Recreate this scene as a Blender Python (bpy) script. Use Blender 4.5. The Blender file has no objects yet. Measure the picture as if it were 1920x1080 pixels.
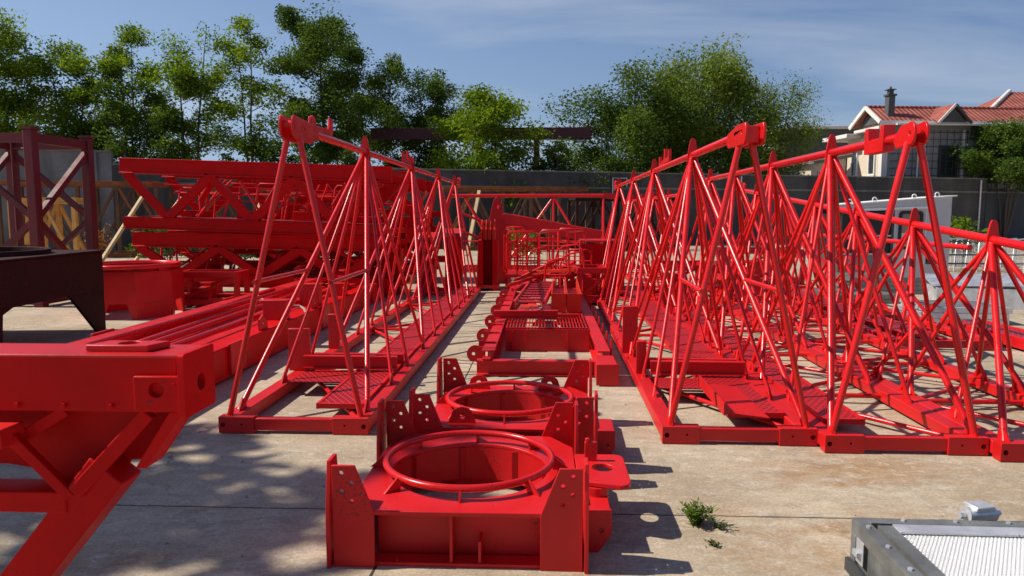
import bpy, math, random
import numpy as np
from mathutils import Vector, Matrix
from mathutils.geometry import tessellate_polygon

# ------------------------------------------------------------------ camera, sky, sun, exposure
SC = bpy.context.scene
COL = SC.collection
R = math.radians
cam_d = bpy.data.cameras.new('camera')
cam_d.sensor_width = 36.0
cam_d.lens = 25.5
cam_d.clip_start = 0.05
cam_d.clip_end = 3000
cam_d.dof.use_dof = True
cam_d.dof.focus_distance = 7.5
cam_d.dof.aperture_fstop = 5.0
cam = bpy.data.objects.new('camera', cam_d)
COL.objects.link(cam)
cam.location = (0, 0, 1.6)
cam.rotation_euler = (R(90 - 5.877), 0, R(2.513))
SC.camera = cam

SUN_EL, SUN_AZ = 46.0, 270.0          # azimuth clockwise from +Y: the sun stands to the left (-X)
W = bpy.data.worlds.new('World')
SC.world = W
W.use_nodes = True
wt = W.node_tree
wt.nodes.clear()
def N(t, kind, **kw):
    n = t.nodes.new(kind)
    for k, v in kw.items():
        if k in n.inputs: n.inputs[k].default_value = v
        else: setattr(n, k, v)
    return n
w_out = N(wt, 'ShaderNodeOutputWorld')
w_bg = N(wt, 'ShaderNodeBackground', Strength=0.056)
w_sky = N(wt, 'ShaderNodeTexSky', sky_type='NISHITA', sun_disc=False)
w_sky.sun_elevation = R(SUN_EL)
w_sky.sun_rotation = R(SUN_AZ)
w_sky.altitude = 60
w_sky.air_density = 1.15
w_sky.dust_density = 0.9
w_sky.ozone_density = 2.2
# thin cirrus: a flattened noise on the view of the sky dome
w_tc = N(wt, 'ShaderNodeTexCoord')
w_sep = N(wt, 'ShaderNodeSeparateXYZ')
wt.links.new(w_tc.outputs['Generated'], w_sep.inputs[0])
w_z = N(wt, 'ShaderNodeMath', operation='ADD'); w_z.inputs[1].default_value = 0.12
wt.links.new(w_sep.outputs['Z'], w_z.inputs[0])
w_dx = N(wt, 'ShaderNodeMath', operation='DIVIDE'); w_dy = N(wt, 'ShaderNodeMath', operation='DIVIDE')
wt.links.new(w_sep.outputs['X'], w_dx.inputs[0]); wt.links.new(w_z.outputs[0], w_dx.inputs[1])
wt.links.new(w_sep.outputs['Y'], w_dy.inputs[0]); wt.links.new(w_z.outputs[0], w_dy.inputs[1])
w_cmb = N(wt, 'ShaderNodeCombineXYZ')
wt.links.new(w_dx.outputs[0], w_cmb.inputs[0]); wt.links.new(w_dy.outputs[0], w_cmb.inputs[1])
w_map = N(wt, 'ShaderNodeMapping')
w_map.inputs['Scale'].default_value = (0.5, 1.15, 1)
w_map.inputs['Rotation'].default_value = (0, 0, R(14))
w_map.inputs['Location'].default_value = (0.35, 3.3, 0)
wt.links.new(w_cmb.outputs[0], w_map.inputs[0])
w_n = N(wt, 'ShaderNodeTexNoise', Scale=1.15, Detail=7.0, Roughness=0.52, Distortion=0.5)
wt.links.new(w_map.outputs[0], w_n.inputs['Vector'])
w_r = N(wt, 'ShaderNodeValToRGB')
w_r.color_ramp.elements[0].position = 0.49; w_r.color_ramp.elements[0].color = (0, 0, 0, 1)
w_r.color_ramp.elements[1].position = 0.70; w_r.color_ramp.elements[1].color = (0.34, 0.34, 0.34, 1)
wt.links.new(w_n.outputs['Fac'], w_r.inputs[0])
w_mix = N(wt, 'ShaderNodeMixRGB')
w_mix.inputs[2].default_value = (10.4, 11.2, 12.6, 1)
wt.links.new(w_r.outputs[0], w_mix.inputs[0])
w_vz = N(wt, 'ShaderNodeMapRange', interpolation_type='SMOOTHSTEP')
w_vz.inputs['From Min'].default_value = -0.02; w_vz.inputs['From Max'].default_value = 0.62
w_vz.inputs['To Min'].default_value = 0.86; w_vz.inputs['To Max'].default_value = 0.0
wt.links.new(w_sep.outputs['Z'], w_vz.inputs['Value'])
w_vx = N(wt, 'ShaderNodeMapRange')
w_vx.inputs['From Min'].default_value = -0.7; w_vx.inputs['From Max'].default_value = 0.7
w_vx.inputs['To Min'].default_value = 1.0; w_vx.inputs['To Max'].default_value = 0.08
wt.links.new(w_sep.outputs['X'], w_vx.inputs['Value'])
w_vm = N(wt, 'ShaderNodeMath', operation='MULTIPLY')
wt.links.new(w_vz.outputs[0], w_vm.inputs[0]); wt.links.new(w_vx.outputs[0], w_vm.inputs[1])
w_veil = N(wt, 'ShaderNodeMixRGB')
w_veil.inputs[2].default_value = (6.4, 9.0, 12.8, 1)
w_tint = N(wt, 'ShaderNodeMixRGB', blend_type='MULTIPLY')
w_tint.inputs[0].default_value = 1.0; w_tint.inputs[2].default_value = (0.92, 1.03, 1.36, 1)
wt.links.new(w_sky.outputs[0], w_tint.inputs[1])
wt.links.new(w_vm.outputs[0], w_veil.inputs[0]); wt.links.new(w_tint.outputs[0], w_veil.inputs[1])
wt.links.new(w_veil.outputs[0], w_mix.inputs[1])
wt.links.new(w_mix.outputs[0], w_bg.inputs[0])
wt.links.new(w_bg.outputs[0], w_out.inputs[0])

sun_d = bpy.data.lights.new('sun', 'SUN')
sun_d.energy = 5.0
sun_d.angle = R(0.55)
sun_d.color = (1.0, 0.93, 0.82)
sun = bpy.data.objects.new('sun', sun_d)
COL.objects.link(sun)
_az, _el = R(SUN_AZ), R(SUN_EL)
to_sun = Vector((math.sin(_az) * math.cos(_el), math.cos(_az) * math.cos(_el), math.sin(_el)))
sun.rotation_euler = to_sun.to_track_quat('Z', 'Y').to_euler()
sun.location = (-30, 0, 40)

SC.view_settings.view_transform = 'Standard'
SC.view_settings.look = 'None'
SC.view_settings.exposure = 0.16
SC.view_settings.gamma = 1.0
SC.cycles.max_bounces = 6
SC.cycles.transparent_max_bounces = 8

# ------------------------------------------------------------------ materials
def base_mat(name):
    m = bpy.data.materials.new(name)
    m.use_nodes = True
    t = m.node_tree
    b = t.nodes['Principled BSDF']
    return m, t, b
def L(t, a, b): t.links.new(a, b)

def paint(name, col, rough=0.42, dirt=(0.30, 0.10, 0.07), dirt_amt=0.25, var=0.16, metal=0.0, scale=3.0, bump=0.05, spec=0.5):
    m, t, b = base_mat(name)
    tc = N(t, 'ShaderNodeTexCoord')
    n1 = N(t, 'ShaderNodeTexNoise', Scale=scale, Detail=6.0, Roughness=0.6)
    n2 = N(t, 'ShaderNodeTexNoise', Scale=scale * 9, Detail=4.0, Roughness=0.65)
    L(t, tc.outputs['Object'], n1.inputs['Vector']); L(t, tc.outputs['Object'], n2.inputs['Vector'])
    hsv = N(t, 'ShaderNodeHueSaturation')
    hsv.inputs['Color'].default_value = (*col, 1)
    mr = N(t, 'ShaderNodeMapRange'); mr.inputs['From Min'].default_value = 0.3; mr.inputs['From Max'].default_value = 0.7
    mr.inputs['To Min'].default_value = 1 - var; mr.inputs['To Max'].default_value = 1 + var
    oi = N(t, 'ShaderNodeObjectInfo')
    orr = N(t, 'ShaderNodeMapRange'); orr.inputs['To Min'].default_value = -0.09; orr.inputs['To Max'].default_value = 0.09
    L(t, oi.outputs['Random'], orr.inputs['Value'])
    va = N(t, 'ShaderNodeMath', operation='ADD'); L(t, orr.outputs[0], va.inputs[1])
    L(t, n1.outputs['Fac'], mr.inputs['Value']); L(t, mr.outputs[0], va.inputs[0]); L(t, va.outputs[0], hsv.inputs['Value'])
    mix = N(t, 'ShaderNodeMixRGB'); mix.inputs[2].default_value = (*dirt, 1)
    cr = N(t, 'ShaderNodeValToRGB')
    cr.color_ramp.elements[0].position = 0.58; cr.color_ramp.elements[0].color = (0, 0, 0, 1)
    cr.color_ramp.elements[1].position = 0.78; cr.color_ramp.elements[1].color = (dirt_amt,) * 3 + (1,)
    L(t, n2.outputs['Fac'], cr.inputs[0]); L(t, cr.outputs[0], mix.inputs[0]); L(t, hsv.outputs[0], mix.inputs[1])
    n3 = N(t, 'ShaderNodeTexNoise', Scale=scale * 22, Detail=2.0, Roughness=0.5)
    L(t, tc.outputs['Object'], n3.inputs['Vector'])
    pr = N(t, 'ShaderNodeMath', operation='MULTIPLY'); L(t, n3.outputs['Fac'], pr.inputs[0]); L(t, n1.outputs['Fac'], pr.inputs[1])
    cc = N(t, 'ShaderNodeValToRGB')
    cc.color_ramp.elements[0].position = 0.385; cc.color_ramp.elements[0].color = (0, 0, 0, 1)
    cc.color_ramp.elements[1].position = 0.41; cc.color_ramp.elements[1].color = (0.7, 0.7, 0.7, 1)
    L(t, pr.outputs[0], cc.inputs[0])
    mixc = N(t, 'ShaderNodeMixRGB'); mixc.inputs[2].default_value = (col[0] * 0.22 + 0.02, 0.025, 0.02, 1)
    L(t, cc.outputs[0], mixc.inputs[0]); L(t, mix.outputs[0], mixc.inputs[1])
    L(t, mixc.outputs[0], b.inputs['Base Color'])
    mr2 = N(t, 'ShaderNodeMapRange'); mr2.inputs['From Min'].default_value = 0.3; mr2.inputs['From Max'].default_value = 0.7
    mr2.inputs['To Min'].default_value = rough - 0.08; mr2.inputs['To Max'].default_value = rough + 0.12
    L(t, n1.outputs['Fac'], mr2.inputs['Value']); L(t, mr2.outputs[0], b.inputs['Roughness'])
    b.inputs['Metallic'].default_value = metal
    b.inputs['Specular IOR Level'].default_value = spec
    if bump:
        bp = N(t, 'ShaderNodeBump'); bp.inputs['Strength'].default_value = bump; bp.inputs['Distance'].default_value = 0.02
        L(t, n2.outputs['Fac'], bp.inputs['Height']); L(t, bp.outputs[0], b.inputs['Normal'])
    return m

RED = paint('red_paint', (0.55, 0.0085, 0.010), rough=0.42, dirt=(0.38, 0.04, 0.035), spec=0.36, var=0.13)
RED_TUBE = paint('red_tube_paint', (0.62, 0.0095, 0.010), rough=0.25, dirt=(0.42, 0.035, 0.03), dirt_amt=0.18, spec=0.42, var=0.12)
RED_ORANGE = paint('orange_red_paint', (0.58, 0.030, 0.010), rough=0.42, dirt=(0.45, 0.05, 0.03), spec=0.25)
RED_SHADE = paint('shaded_red_paint', (0.52, 0.003, 0.004), rough=0.45, dirt=(0.30, 0.01, 0.012), spec=0.12)  # same red with shade put into the colour, for parts seen unlit
OLD_RED = paint('old_red_paint', (0.12, 0.007, 0.010), rough=0.6, dirt=(0.10, 0.04, 0.025), dirt_amt=0.6, var=0.3)
RUST_DARK = paint('dark_rusty_steel', (0.030, 0.009, 0.006), rough=0.7, dirt=(0.17, 0.05, 0.016), dirt_amt=0.75, var=0.4, spec=0.2)
ORANGE = paint('weathered_orange_paint', (0.27, 0.085, 0.018), rough=0.7, dirt=(0.06, 0.025, 0.012), dirt_amt=1.0, var=0.45)
YELLOW = paint('weathered_yellow_paint', (0.62, 0.31, 0.06), rough=0.55, dirt=(0.25, 0.10, 0.03), dirt_amt=0.7, var=0.25)
BROWN = paint('brown_rusty_steel', (0.11, 0.052, 0.024), rough=0.75, dirt=(0.22, 0.09, 0.03), dirt_amt=0.7, var=0.45)
TIMBER = paint('pale_timber', (0.50, 0.36, 0.19), rough=0.8, dirt=(0.2, 0.12, 0.06), dirt_amt=0.5, var=0.25)
GALV = paint('galvanised_steel', (0.66, 0.67, 0.68), rough=0.42, dirt=(0.35, 0.35, 0.34), dirt_amt=0.6, var=0.22, metal=0.6, scale=7)
GALV_DARK = paint('dull_galvanised_steel', (0.24, 0.25, 0.235), rough=0.5, dirt=(0.10, 0.09, 0.075), dirt_amt=0.7, var=0.3, metal=0.6, scale=6)
CAB_GREY = paint('cab_grey_paint', (0.55, 0.54, 0.55), rough=0.45, dirt=(0.3, 0.28, 0.25), dirt_amt=0.3, var=0.06)
WHITE = paint('white_paint', (0.75, 0.74, 0.72), rough=0.5, dirt=(0.5, 0.47, 0.4), dirt_amt=0.5, var=0.06)
BLACK = paint('black_rubber_and_shade', (0.015, 0.015, 0.016), rough=0.6, dirt=(0.05, 0.05, 0.05), var=0.2)
CREAM = paint('cream_render', (0.66, 0.56, 0.44), rough=0.9, dirt=(0.5, 0.42, 0.33), dirt_amt=0.4, var=0.07, scale=0.7)
PALE = paint('pale_render', (0.70, 0.67, 0.62), rough=0.9, dirt=(0.5, 0.47, 0.43), dirt_amt=0.5, var=0.08, scale=0.7)
PORCH = paint('grey_porch_cladding', (0.30, 0.29, 0.30), rough=0.8, dirt=(0.2, 0.18, 0.18), dirt_amt=0.5, var=0.15, scale=1.0)
DARK_BLD = paint('dark_grey_render', (0.075, 0.077, 0.08), rough=0.9, dirt=(0.07, 0.07, 0.07), dirt_amt=0.7, var=0.25, scale=0.6)
DARK_METAL = paint('dark_metal', (0.045, 0.05, 0.052), rough=0.5, dirt=(0.08, 0.07, 0.06), var=0.2)
HOSE = paint('grey_green_hose', (0.30, 0.29, 0.24), rough=0.6, var=0.1)
BARK = paint('grey_brown_bark', (0.085, 0.065, 0.05), rough=0.95, dirt=(0.16, 0.14, 0.12), dirt_amt=0.6, var=0.3, scale=4, bump=0.4)

def glass_mat(name, col=(0.03, 0.035, 0.04)):
    m, t, b = base_mat(name)
    b.inputs['Base Color'].default_value = (*col, 1)
    b.inputs['Roughness'].default_value = 0.06
    b.inputs['Specular IOR Level'].default_value = 0.8
    return m
GLASS = glass_mat('dark_window_glass')

# walkway mesh: raised diamond pattern with dark gaps
def grating(name, col, gap, scale=42.0, metal=0.0, rough=0.4, width=0.42):
    m, t, b = base_mat(name)
    tc = N(t, 'ShaderNodeTexCoord')
    outs = []
    for sx in (1, -1):
        mp = N(t, 'ShaderNodeMapping'); mp.inputs['Rotation'].default_value = (0, 0, R(32 * sx))
        L(t, tc.outputs['Object'], mp.inputs[0])
        wv = N(t, 'ShaderNodeTexWave', wave_type='BANDS', bands_direction='X', Scale=scale * 0.16, Distortion=0.0)
        L(t, mp.outputs[0], wv.inputs['Vector'])
        outs.append(wv.outputs['Fac'])
    mx = N(t, 'ShaderNodeMath', operation='MAXIMUM'); L(t, outs[0], mx.inputs[0]); L(t, outs[1], mx.inputs[1])
    cr = N(t, 'ShaderNodeValToRGB')
    cr.color_ramp.elements[0].position = width; cr.color_ramp.elements[0].color = (*gap, 1)
    cr.color_ramp.elements[1].position = width + 0.3; cr.color_ramp.elements[1].color = (*col, 1)
    L(t, mx.outputs[0], cr.inputs[0]); L(t, cr.outputs[0], b.inputs['Base Color'])
    bp = N(t, 'ShaderNodeBump'); bp.inputs['Strength'].default_value = 0.8; bp.inputs['Distance'].default_value = 0.01
    L(t, mx.outputs[0], bp.inputs['Height']); L(t, bp.outputs[0], b.inputs['Normal'])
    b.inputs['Roughness'].default_value = rough
    b.inputs['Metallic'].default_value = metal
    return m
MESH_RED = grating('red_expanded_mesh', (0.50, 0.008, 0.013), (0.16, 0.014, 0.014))
MESH_GALV = grating('bright_expanded_mesh', (0.80, 0.80, 0.80), (0.16, 0.17, 0.18), scale=170, metal=0.3, rough=0.4, width=0.30)

def concrete():
    m, t, b = base_mat('yard_concrete')
    tc = N(t, 'ShaderNodeTexCoord')
    P = tc.outputs['Object']
    def noise(s, d=6.0, r=0.6, dist=0.0, scale=None, rot=0.0):
        n = N(t, 'ShaderNodeTexNoise', Scale=s, Detail=d, Roughness=r, Distortion=dist)
        if scale or rot:
            mp = N(t, 'ShaderNodeMapping'); mp.inputs['Scale'].default_value = scale or (1, 1, 1)
            mp.inputs['Rotation'].default_value = (0, 0, rot)
            L(t, P, mp.inputs[0]); L(t, mp.outputs[0], n.inputs['Vector'])
        else: L(t, P, n.inputs['Vector'])
        return n.outputs['Fac']
    def ramp(v, p0, c0, p1, c1):
        r = N(t, 'ShaderNodeValToRGB')
        r.color_ramp.elements[0].position = p0; r.color_ramp.elements[0].color = (*c0, 1)
        r.color_ramp.elements[1].position = p1; r.color_ramp.elements[1].color = (*c1, 1)
        L(t, v, r.inputs[0]); return r.outputs[0]
    def mix(f, a, bcol, mode='MIX'):
        x = N(t, 'ShaderNodeMixRGB', blend_type=mode)
        L(t, f, x.inputs[0])
        L(t, a, x.inputs[1])
        if isinstance(bcol, tuple): x.inputs[2].default_value = (*bcol, 1)
        else: L(t, bcol, x.inputs[2])
        return x.outputs[0]
    g = lambda a: (a, a, a)
    base = ramp(noise(0.9, 8, 0.62), 0.34, (0.36, 0.28, 0.185), 0.66, (0.56, 0.465, 0.335))
    # brushed sweep marks and patchy wear
    sweep = ramp(noise(3.0, 7, 0.7, 1.2, (0.6, 2.6, 1), R(14)), 0.48, g(0), 0.66, g(0.62))
    c = mix(sweep, base, (0.30, 0.25, 0.20))
    pale = ramp(noise(5.0, 8, 0.72, 0.8, (1, 1.7, 1), R(-20)), 0.53, g(0), 0.70, g(0.72))
    c = mix(pale, c, (0.60, 0.54, 0.45))
    # rusty run-off and oily patches
    rust = ramp(noise(0.55, 6, 0.6, 1.5, (0.8, 1.6, 1), R(25)), 0.52, g(0), 0.68, g(0.95))
    rustf = ramp(noise(7.0, 6, 0.7), 0.38, g(0), 0.66, g(1))
    rm = N(t, 'ShaderNodeMath', operation='MULTIPLY'); L(t, rust, rm.inputs[0]); L(t, rustf, rm.inputs[1])
    c = mix(rm.outputs[0], c, (0.33, 0.175, 0.065))
    gx = N(t, 'ShaderNodeMapping'); gx.inputs['Location'].default_value = (-1.95 / 0.85, -4.50 / 0.30, 0); gx.inputs['Scale'].default_value = (1 / 0.85, 1 / 0.30, 0)
    L(t, P, gx.inputs[0])
    gl = N(t, 'ShaderNodeVectorMath', operation='LENGTH'); L(t, gx.outputs[0], gl.inputs[0])
    spot = ramp(gl.outputs['Value'], 0.15, g(1), 1.0, g(0))
    spn = ramp(noise(3.2, 7, 0.72, 1.0, (1, 2.2, 1), R(18)), 0.36, g(0), 0.60, g(0.85))
    sm = N(t, 'ShaderNodeMath', operation='MULTIPLY'); L(t, spot, sm.inputs[0]); L(t, spn, sm.inputs[1])
    c = mix(sm.outputs[0], c, (0.33, 0.165, 0.055))
    dark = ramp(noise(1.7, 7, 0.7, 0.9), 0.55, g(0), 0.72, g(0.7))
    c = mix(dark, c, (0.19, 0.165, 0.14))
    strokes = ramp(noise(7.0, 7, 0.75, 1.4, (1.0, 1.5, 1), R(-35)), 0.50, g(0), 0.66, g(0.42))
    c = mix(strokes, c, (0.27, 0.21, 0.15))
    light = ramp(noise(9.0, 7, 0.75, 1.2, (1.0, 1.4, 1), R(40)), 0.54, g(0), 0.68, g(0.6))
    c = mix(light, c, (0.64, 0.56, 0.45))
    grain = ramp(noise(60, 4, 0.75), 0.32, g(0.72), 0.7, g(1.18))
    c = mix(ramp(noise(1, 1), 0.0, g(1), 0.01, g(1)), c, grain, 'MULTIPLY')
    spk = ramp(noise(34, 3, 0.6), 0.70, g(0), 0.76, g(0.55))
    c = mix(spk, c, (0.15, 0.125, 0.10))
    # slab joints: ragged dirt-filled grooves on a 4 m grid
    sp = N(t, 'ShaderNodeSeparateXYZ')
    wob = N(t, 'ShaderNodeTexNoise', Scale=6.0, Detail=5.0, Roughness=0.7)
    L(t, P, wob.inputs['Vector'])
    L(t, P, sp.inputs[0])
    def joint(axis, off, period, width):
        a = N(t, 'ShaderNodeMath', operation='MULTIPLY_ADD'); L(t, wob.outputs['Fac'], a.inputs[0]); a.inputs[1].default_value = 0.03
        L(t, sp.outputs[axis], a.inputs[2])
        a2 = N(t, 'ShaderNodeMath', operation='SUBTRACT'); L(t, a.outputs[0], a2.inputs[0]); a2.inputs[1].default_value = off + 0.015
        md = N(t, 'ShaderNodeMath', operation='PINGPONG'); L(t, a2.outputs[0], md.inputs[0]); md.inputs[1].default_value = period / 2
        lt = N(t, 'ShaderNodeMath', operation='LESS_THAN'); L(t, md.outputs[0], lt.inputs[0]); lt.inputs[1].default_value = width
        return lt.outputs[0]
    jy = joint('Y', 3.755, 4.2, 0.006); jx = joint('X', -0.76, 4.0, 0.007)
    jm = N(t, 'ShaderNodeMath', operation='MAXIMUM'); L(t, jy, jm.inputs[0]); L(t, jx, jm.inputs[1])
    c = mix(jm.outputs[0], c, (0.055, 0.045, 0.035))
    vm = N(t, 'ShaderNodeTexNoise', Scale=1.3, Detail=5.0, Roughness=0.7); L(t, P, vm.inputs['Vector'])
    va = N(t, 'ShaderNodeVectorMath', operation='SCALE'); L(t, vm.outputs['Color'], va.inputs[0]); va.inputs['Scale'].default_value = 0.9
    vb = N(t, 'ShaderNodeVectorMath', operation='ADD'); L(t, va.outputs[0], vb.inputs[0]); L(t, P, vb.inputs[1])
    vo = N(t, 'ShaderNodeTexVoronoi', feature='DISTANCE_TO_EDGE', Scale=0.42); L(t, vb.outputs[0], vo.inputs['Vector'])
    crk = ramp(vo.outputs['Distance'], 0.0, g(0.75), 0.006, g(0))
    crm = ramp(noise(0.5, 3), 0.5, g(0), 0.56, g(1))
    cm = N(t, 'ShaderNodeMath', operation='MULTIPLY'); L(t, crk, cm.inputs[0]); L(t, crm, cm.inputs[1])
    c = mix(cm.outputs[0], c, (0.10, 0.08, 0.06))
    L(t, c, b.inputs['Base Color'])
    b.inputs['Roughness'].default_value = 0.9
    b.inputs['Specular IOR Level'].default_value = 0.25
    bp = N(t, 'ShaderNodeBump'); bp.inputs['Strength'].default_value = 0.35; bp.inputs['Distance'].default_value = 0.01
    L(t, noise(22, 6, 0.7), bp.inputs['Height']); L(t, bp.outputs[0], b.inputs['Normal'])
    return m
CONCRETE = concrete()

def wall_mat(name, lo, hi, streak):
    m, t, b = base_mat(name)
    tc = N(t, 'ShaderNodeTexCoord'); P = tc.outputs['Object']
    mp = N(t, 'ShaderNodeMapping'); mp.inputs['Scale'].default_value = (1.0, 1.0, 0.12); L(t, P, mp.inputs[0])
    n1 = N(t, 'ShaderNodeTexNoise', Scale=1.6, Detail=7.0, Roughness=0.65); L(t, mp.outputs[0], n1.inputs['Vector'])
    n2 = N(t, 'ShaderNodeTexNoise', Scale=0.6, Detail=7.0, Roughness=0.65); L(t, P, n2.inputs['Vector'])
    r = N(t, 'ShaderNodeValToRGB')
    r.color_ramp.elements[0].position = 0.32; r.color_ramp.elements[0].color = (*lo, 1)
    r.color_ramp.elements[1].position = 0.7; r.color_ramp.elements[1].color = (*hi, 1)
    L(t, n2.outputs['Fac'], r.inputs[0])
    x = N(t, 'ShaderNodeMixRGB'); x.inputs[2].default_value = (*streak, 1)
    r2 = N(t, 'ShaderNodeValToRGB')
    r2.color_ramp.elements[0].position = 0.45; r2.color_ramp.elements[0].color = (0, 0, 0, 1)
    r2.color_ramp.elements[1].position = 0.72; r2.color_ramp.elements[1].color = (0.75, 0.75, 0.75, 1)
    L(t, n1.outputs['Fac'], r2.inputs[0]); L(t, r2.outputs[0], x.inputs[0]); L(t, r.outputs[0], x.inputs[1])
    L(t, x.outputs[0], b.inputs['Base Color'])
    b.inputs['Roughness'].default_value = 0.95
    return m
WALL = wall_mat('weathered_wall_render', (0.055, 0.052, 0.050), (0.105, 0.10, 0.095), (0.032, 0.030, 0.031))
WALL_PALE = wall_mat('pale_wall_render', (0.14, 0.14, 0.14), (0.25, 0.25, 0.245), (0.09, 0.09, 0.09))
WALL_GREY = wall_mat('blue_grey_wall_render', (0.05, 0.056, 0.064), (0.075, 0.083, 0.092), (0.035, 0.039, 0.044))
COPING = wall_mat('mossy_coping', (0.14, 0.14, 0.12), (0.25, 0.24, 0.21), (0.09, 0.10, 0.075))

def roof_mat():
    m, t, b = base_mat('red_clay_tiles')
    tc = N(t, 'ShaderNodeTexCoord')
    wv = N(t, 'ShaderNodeTexWave', wave_type='BANDS', bands_direction='X', Scale=1.1); L(t, tc.outputs['Object'], wv.inputs['Vector'])
    n = N(t, 'ShaderNodeTexNoise', Scale=1.5, Detail=5.0); L(t, tc.outputs['Object'], n.inputs['Vector'])
    r = N(t, 'ShaderNodeValToRGB')
    r.color_ramp.elements[0].position = 0.35; r.color_ramp.elements[0].color = (0.24, 0.058, 0.040, 1)
    r.color_ramp.elements[1].position = 0.7; r.color_ramp.elements[1].color = (0.40, 0.115, 0.078, 1)
    L(t, n.outputs['Fac'], r.inputs[0]); L(t, r.outputs[0], b.inputs['Base Color'])
    bp = N(t, 'ShaderNodeBump'); bp.inputs['Strength'].default_value = 0.7; bp.inputs['Distance'].default_value = 0.08
    L(t, wv.outputs['Fac'], bp.inputs['Height']); L(t, bp.outputs[0], b.inputs['Normal'])
    b.inputs['Roughness'].default_value = 0.8
    return m
TILES = roof_mat()

def leaf_mat(name, c0, c1, trans=0.35):
    m = bpy.data.materials.new(name); m.use_nodes = True
    t = m.node_tree; t.nodes.clear()
    out = N(t, 'ShaderNodeOutputMaterial')
    ge = N(t, 'ShaderNodeNewGeometry')
    tc = N(t, 'ShaderNodeTexCoord')
    n = N(t, 'ShaderNodeTexNoise', Scale=0.55, Detail=3.0); L(t, tc.outputs['Object'], n.inputs['Vector'])
    ad = N(t, 'ShaderNodeMath', operation='MULTIPLY_ADD'); L(t, ge.outputs['Random Per Island'], ad.inputs[0]); ad.inputs[1].default_value = 0.5
    sb = N(t, 'ShaderNodeMath', operation='MULTIPLY_ADD'); L(t, n.outputs['Fac'], sb.inputs[0]); sb.inputs[1].default_value = 2.0; sb.inputs[2].default_value = -0.75
    L(t, sb.outputs[0], ad.inputs[2])
    r = N(t, 'ShaderNodeValToRGB')
    r.color_ramp.elements[0].position = 0.1; r.color_ramp.elements[0].color = (*c0, 1)
    r.color_ramp.elements[1].position = 0.95; r.color_ramp.elements[1].color = (*c1, 1)
    L(t, ad.outputs[0], r.inputs[0])
    d = N(t, 'ShaderNodeBsdfDiffuse'); tr = N(t, 'ShaderNodeBsdfTranslucent')
    L(t, r.outputs[0], d.inputs[0])
    hs = N(t, 'ShaderNodeHueSaturation', Hue=0.485, Saturation=1.1, Value=1.25); L(t, r.outputs[0], hs.inputs['Color']); L(t, hs.outputs[0], tr.inputs[0])
    mx = N(t, 'ShaderNodeMixShader'); mx.inputs[0].default_value = trans
    L(t, d.outputs[0], mx.inputs[1]); L(t, tr.outputs[0], mx.inputs[2])
    L(t, mx.outputs[0], out.inputs[0])
    return m
LEAF = leaf_mat('broad_leaves', (0.07, 0.125, 0.018), (0.22, 0.33, 0.04), 0.48)
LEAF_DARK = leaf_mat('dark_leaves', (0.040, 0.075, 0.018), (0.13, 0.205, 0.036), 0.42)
LEAF_BRIGHT = leaf_mat('bright_leaves', (0.07, 0.13, 0.016), (0.23, 0.34, 0.036), 0.48)
LEAF_WILLOW = leaf_mat('willow_leaves', (0.075, 0.12, 0.026), (0.23, 0.31, 0.055), 0.48)
STRAW = leaf_mat('dry_grass', (0.30, 0.14, 0.04), (0.5, 0.26, 0.08), 0.3)

# ------------------------------------------------------------------ mesh helpers
def tag(o, label=None, cat=None, group=None, kind=None):
    if label: o['label'] = label
    if cat: o['category'] = cat
    if group: o['group'] = group
    if kind: o['kind'] = kind
    return o

def thing(name, label, cat, loc=(0, 0, 0), rz=0.0, group=None):
    o = bpy.data.objects.new(name, None)
    o.empty_display_size = 0.2
    COL.objects.link(o)
    o.location = loc; o.rotation_euler = (0, 0, rz)
    return tag(o, label, cat, group)

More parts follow.
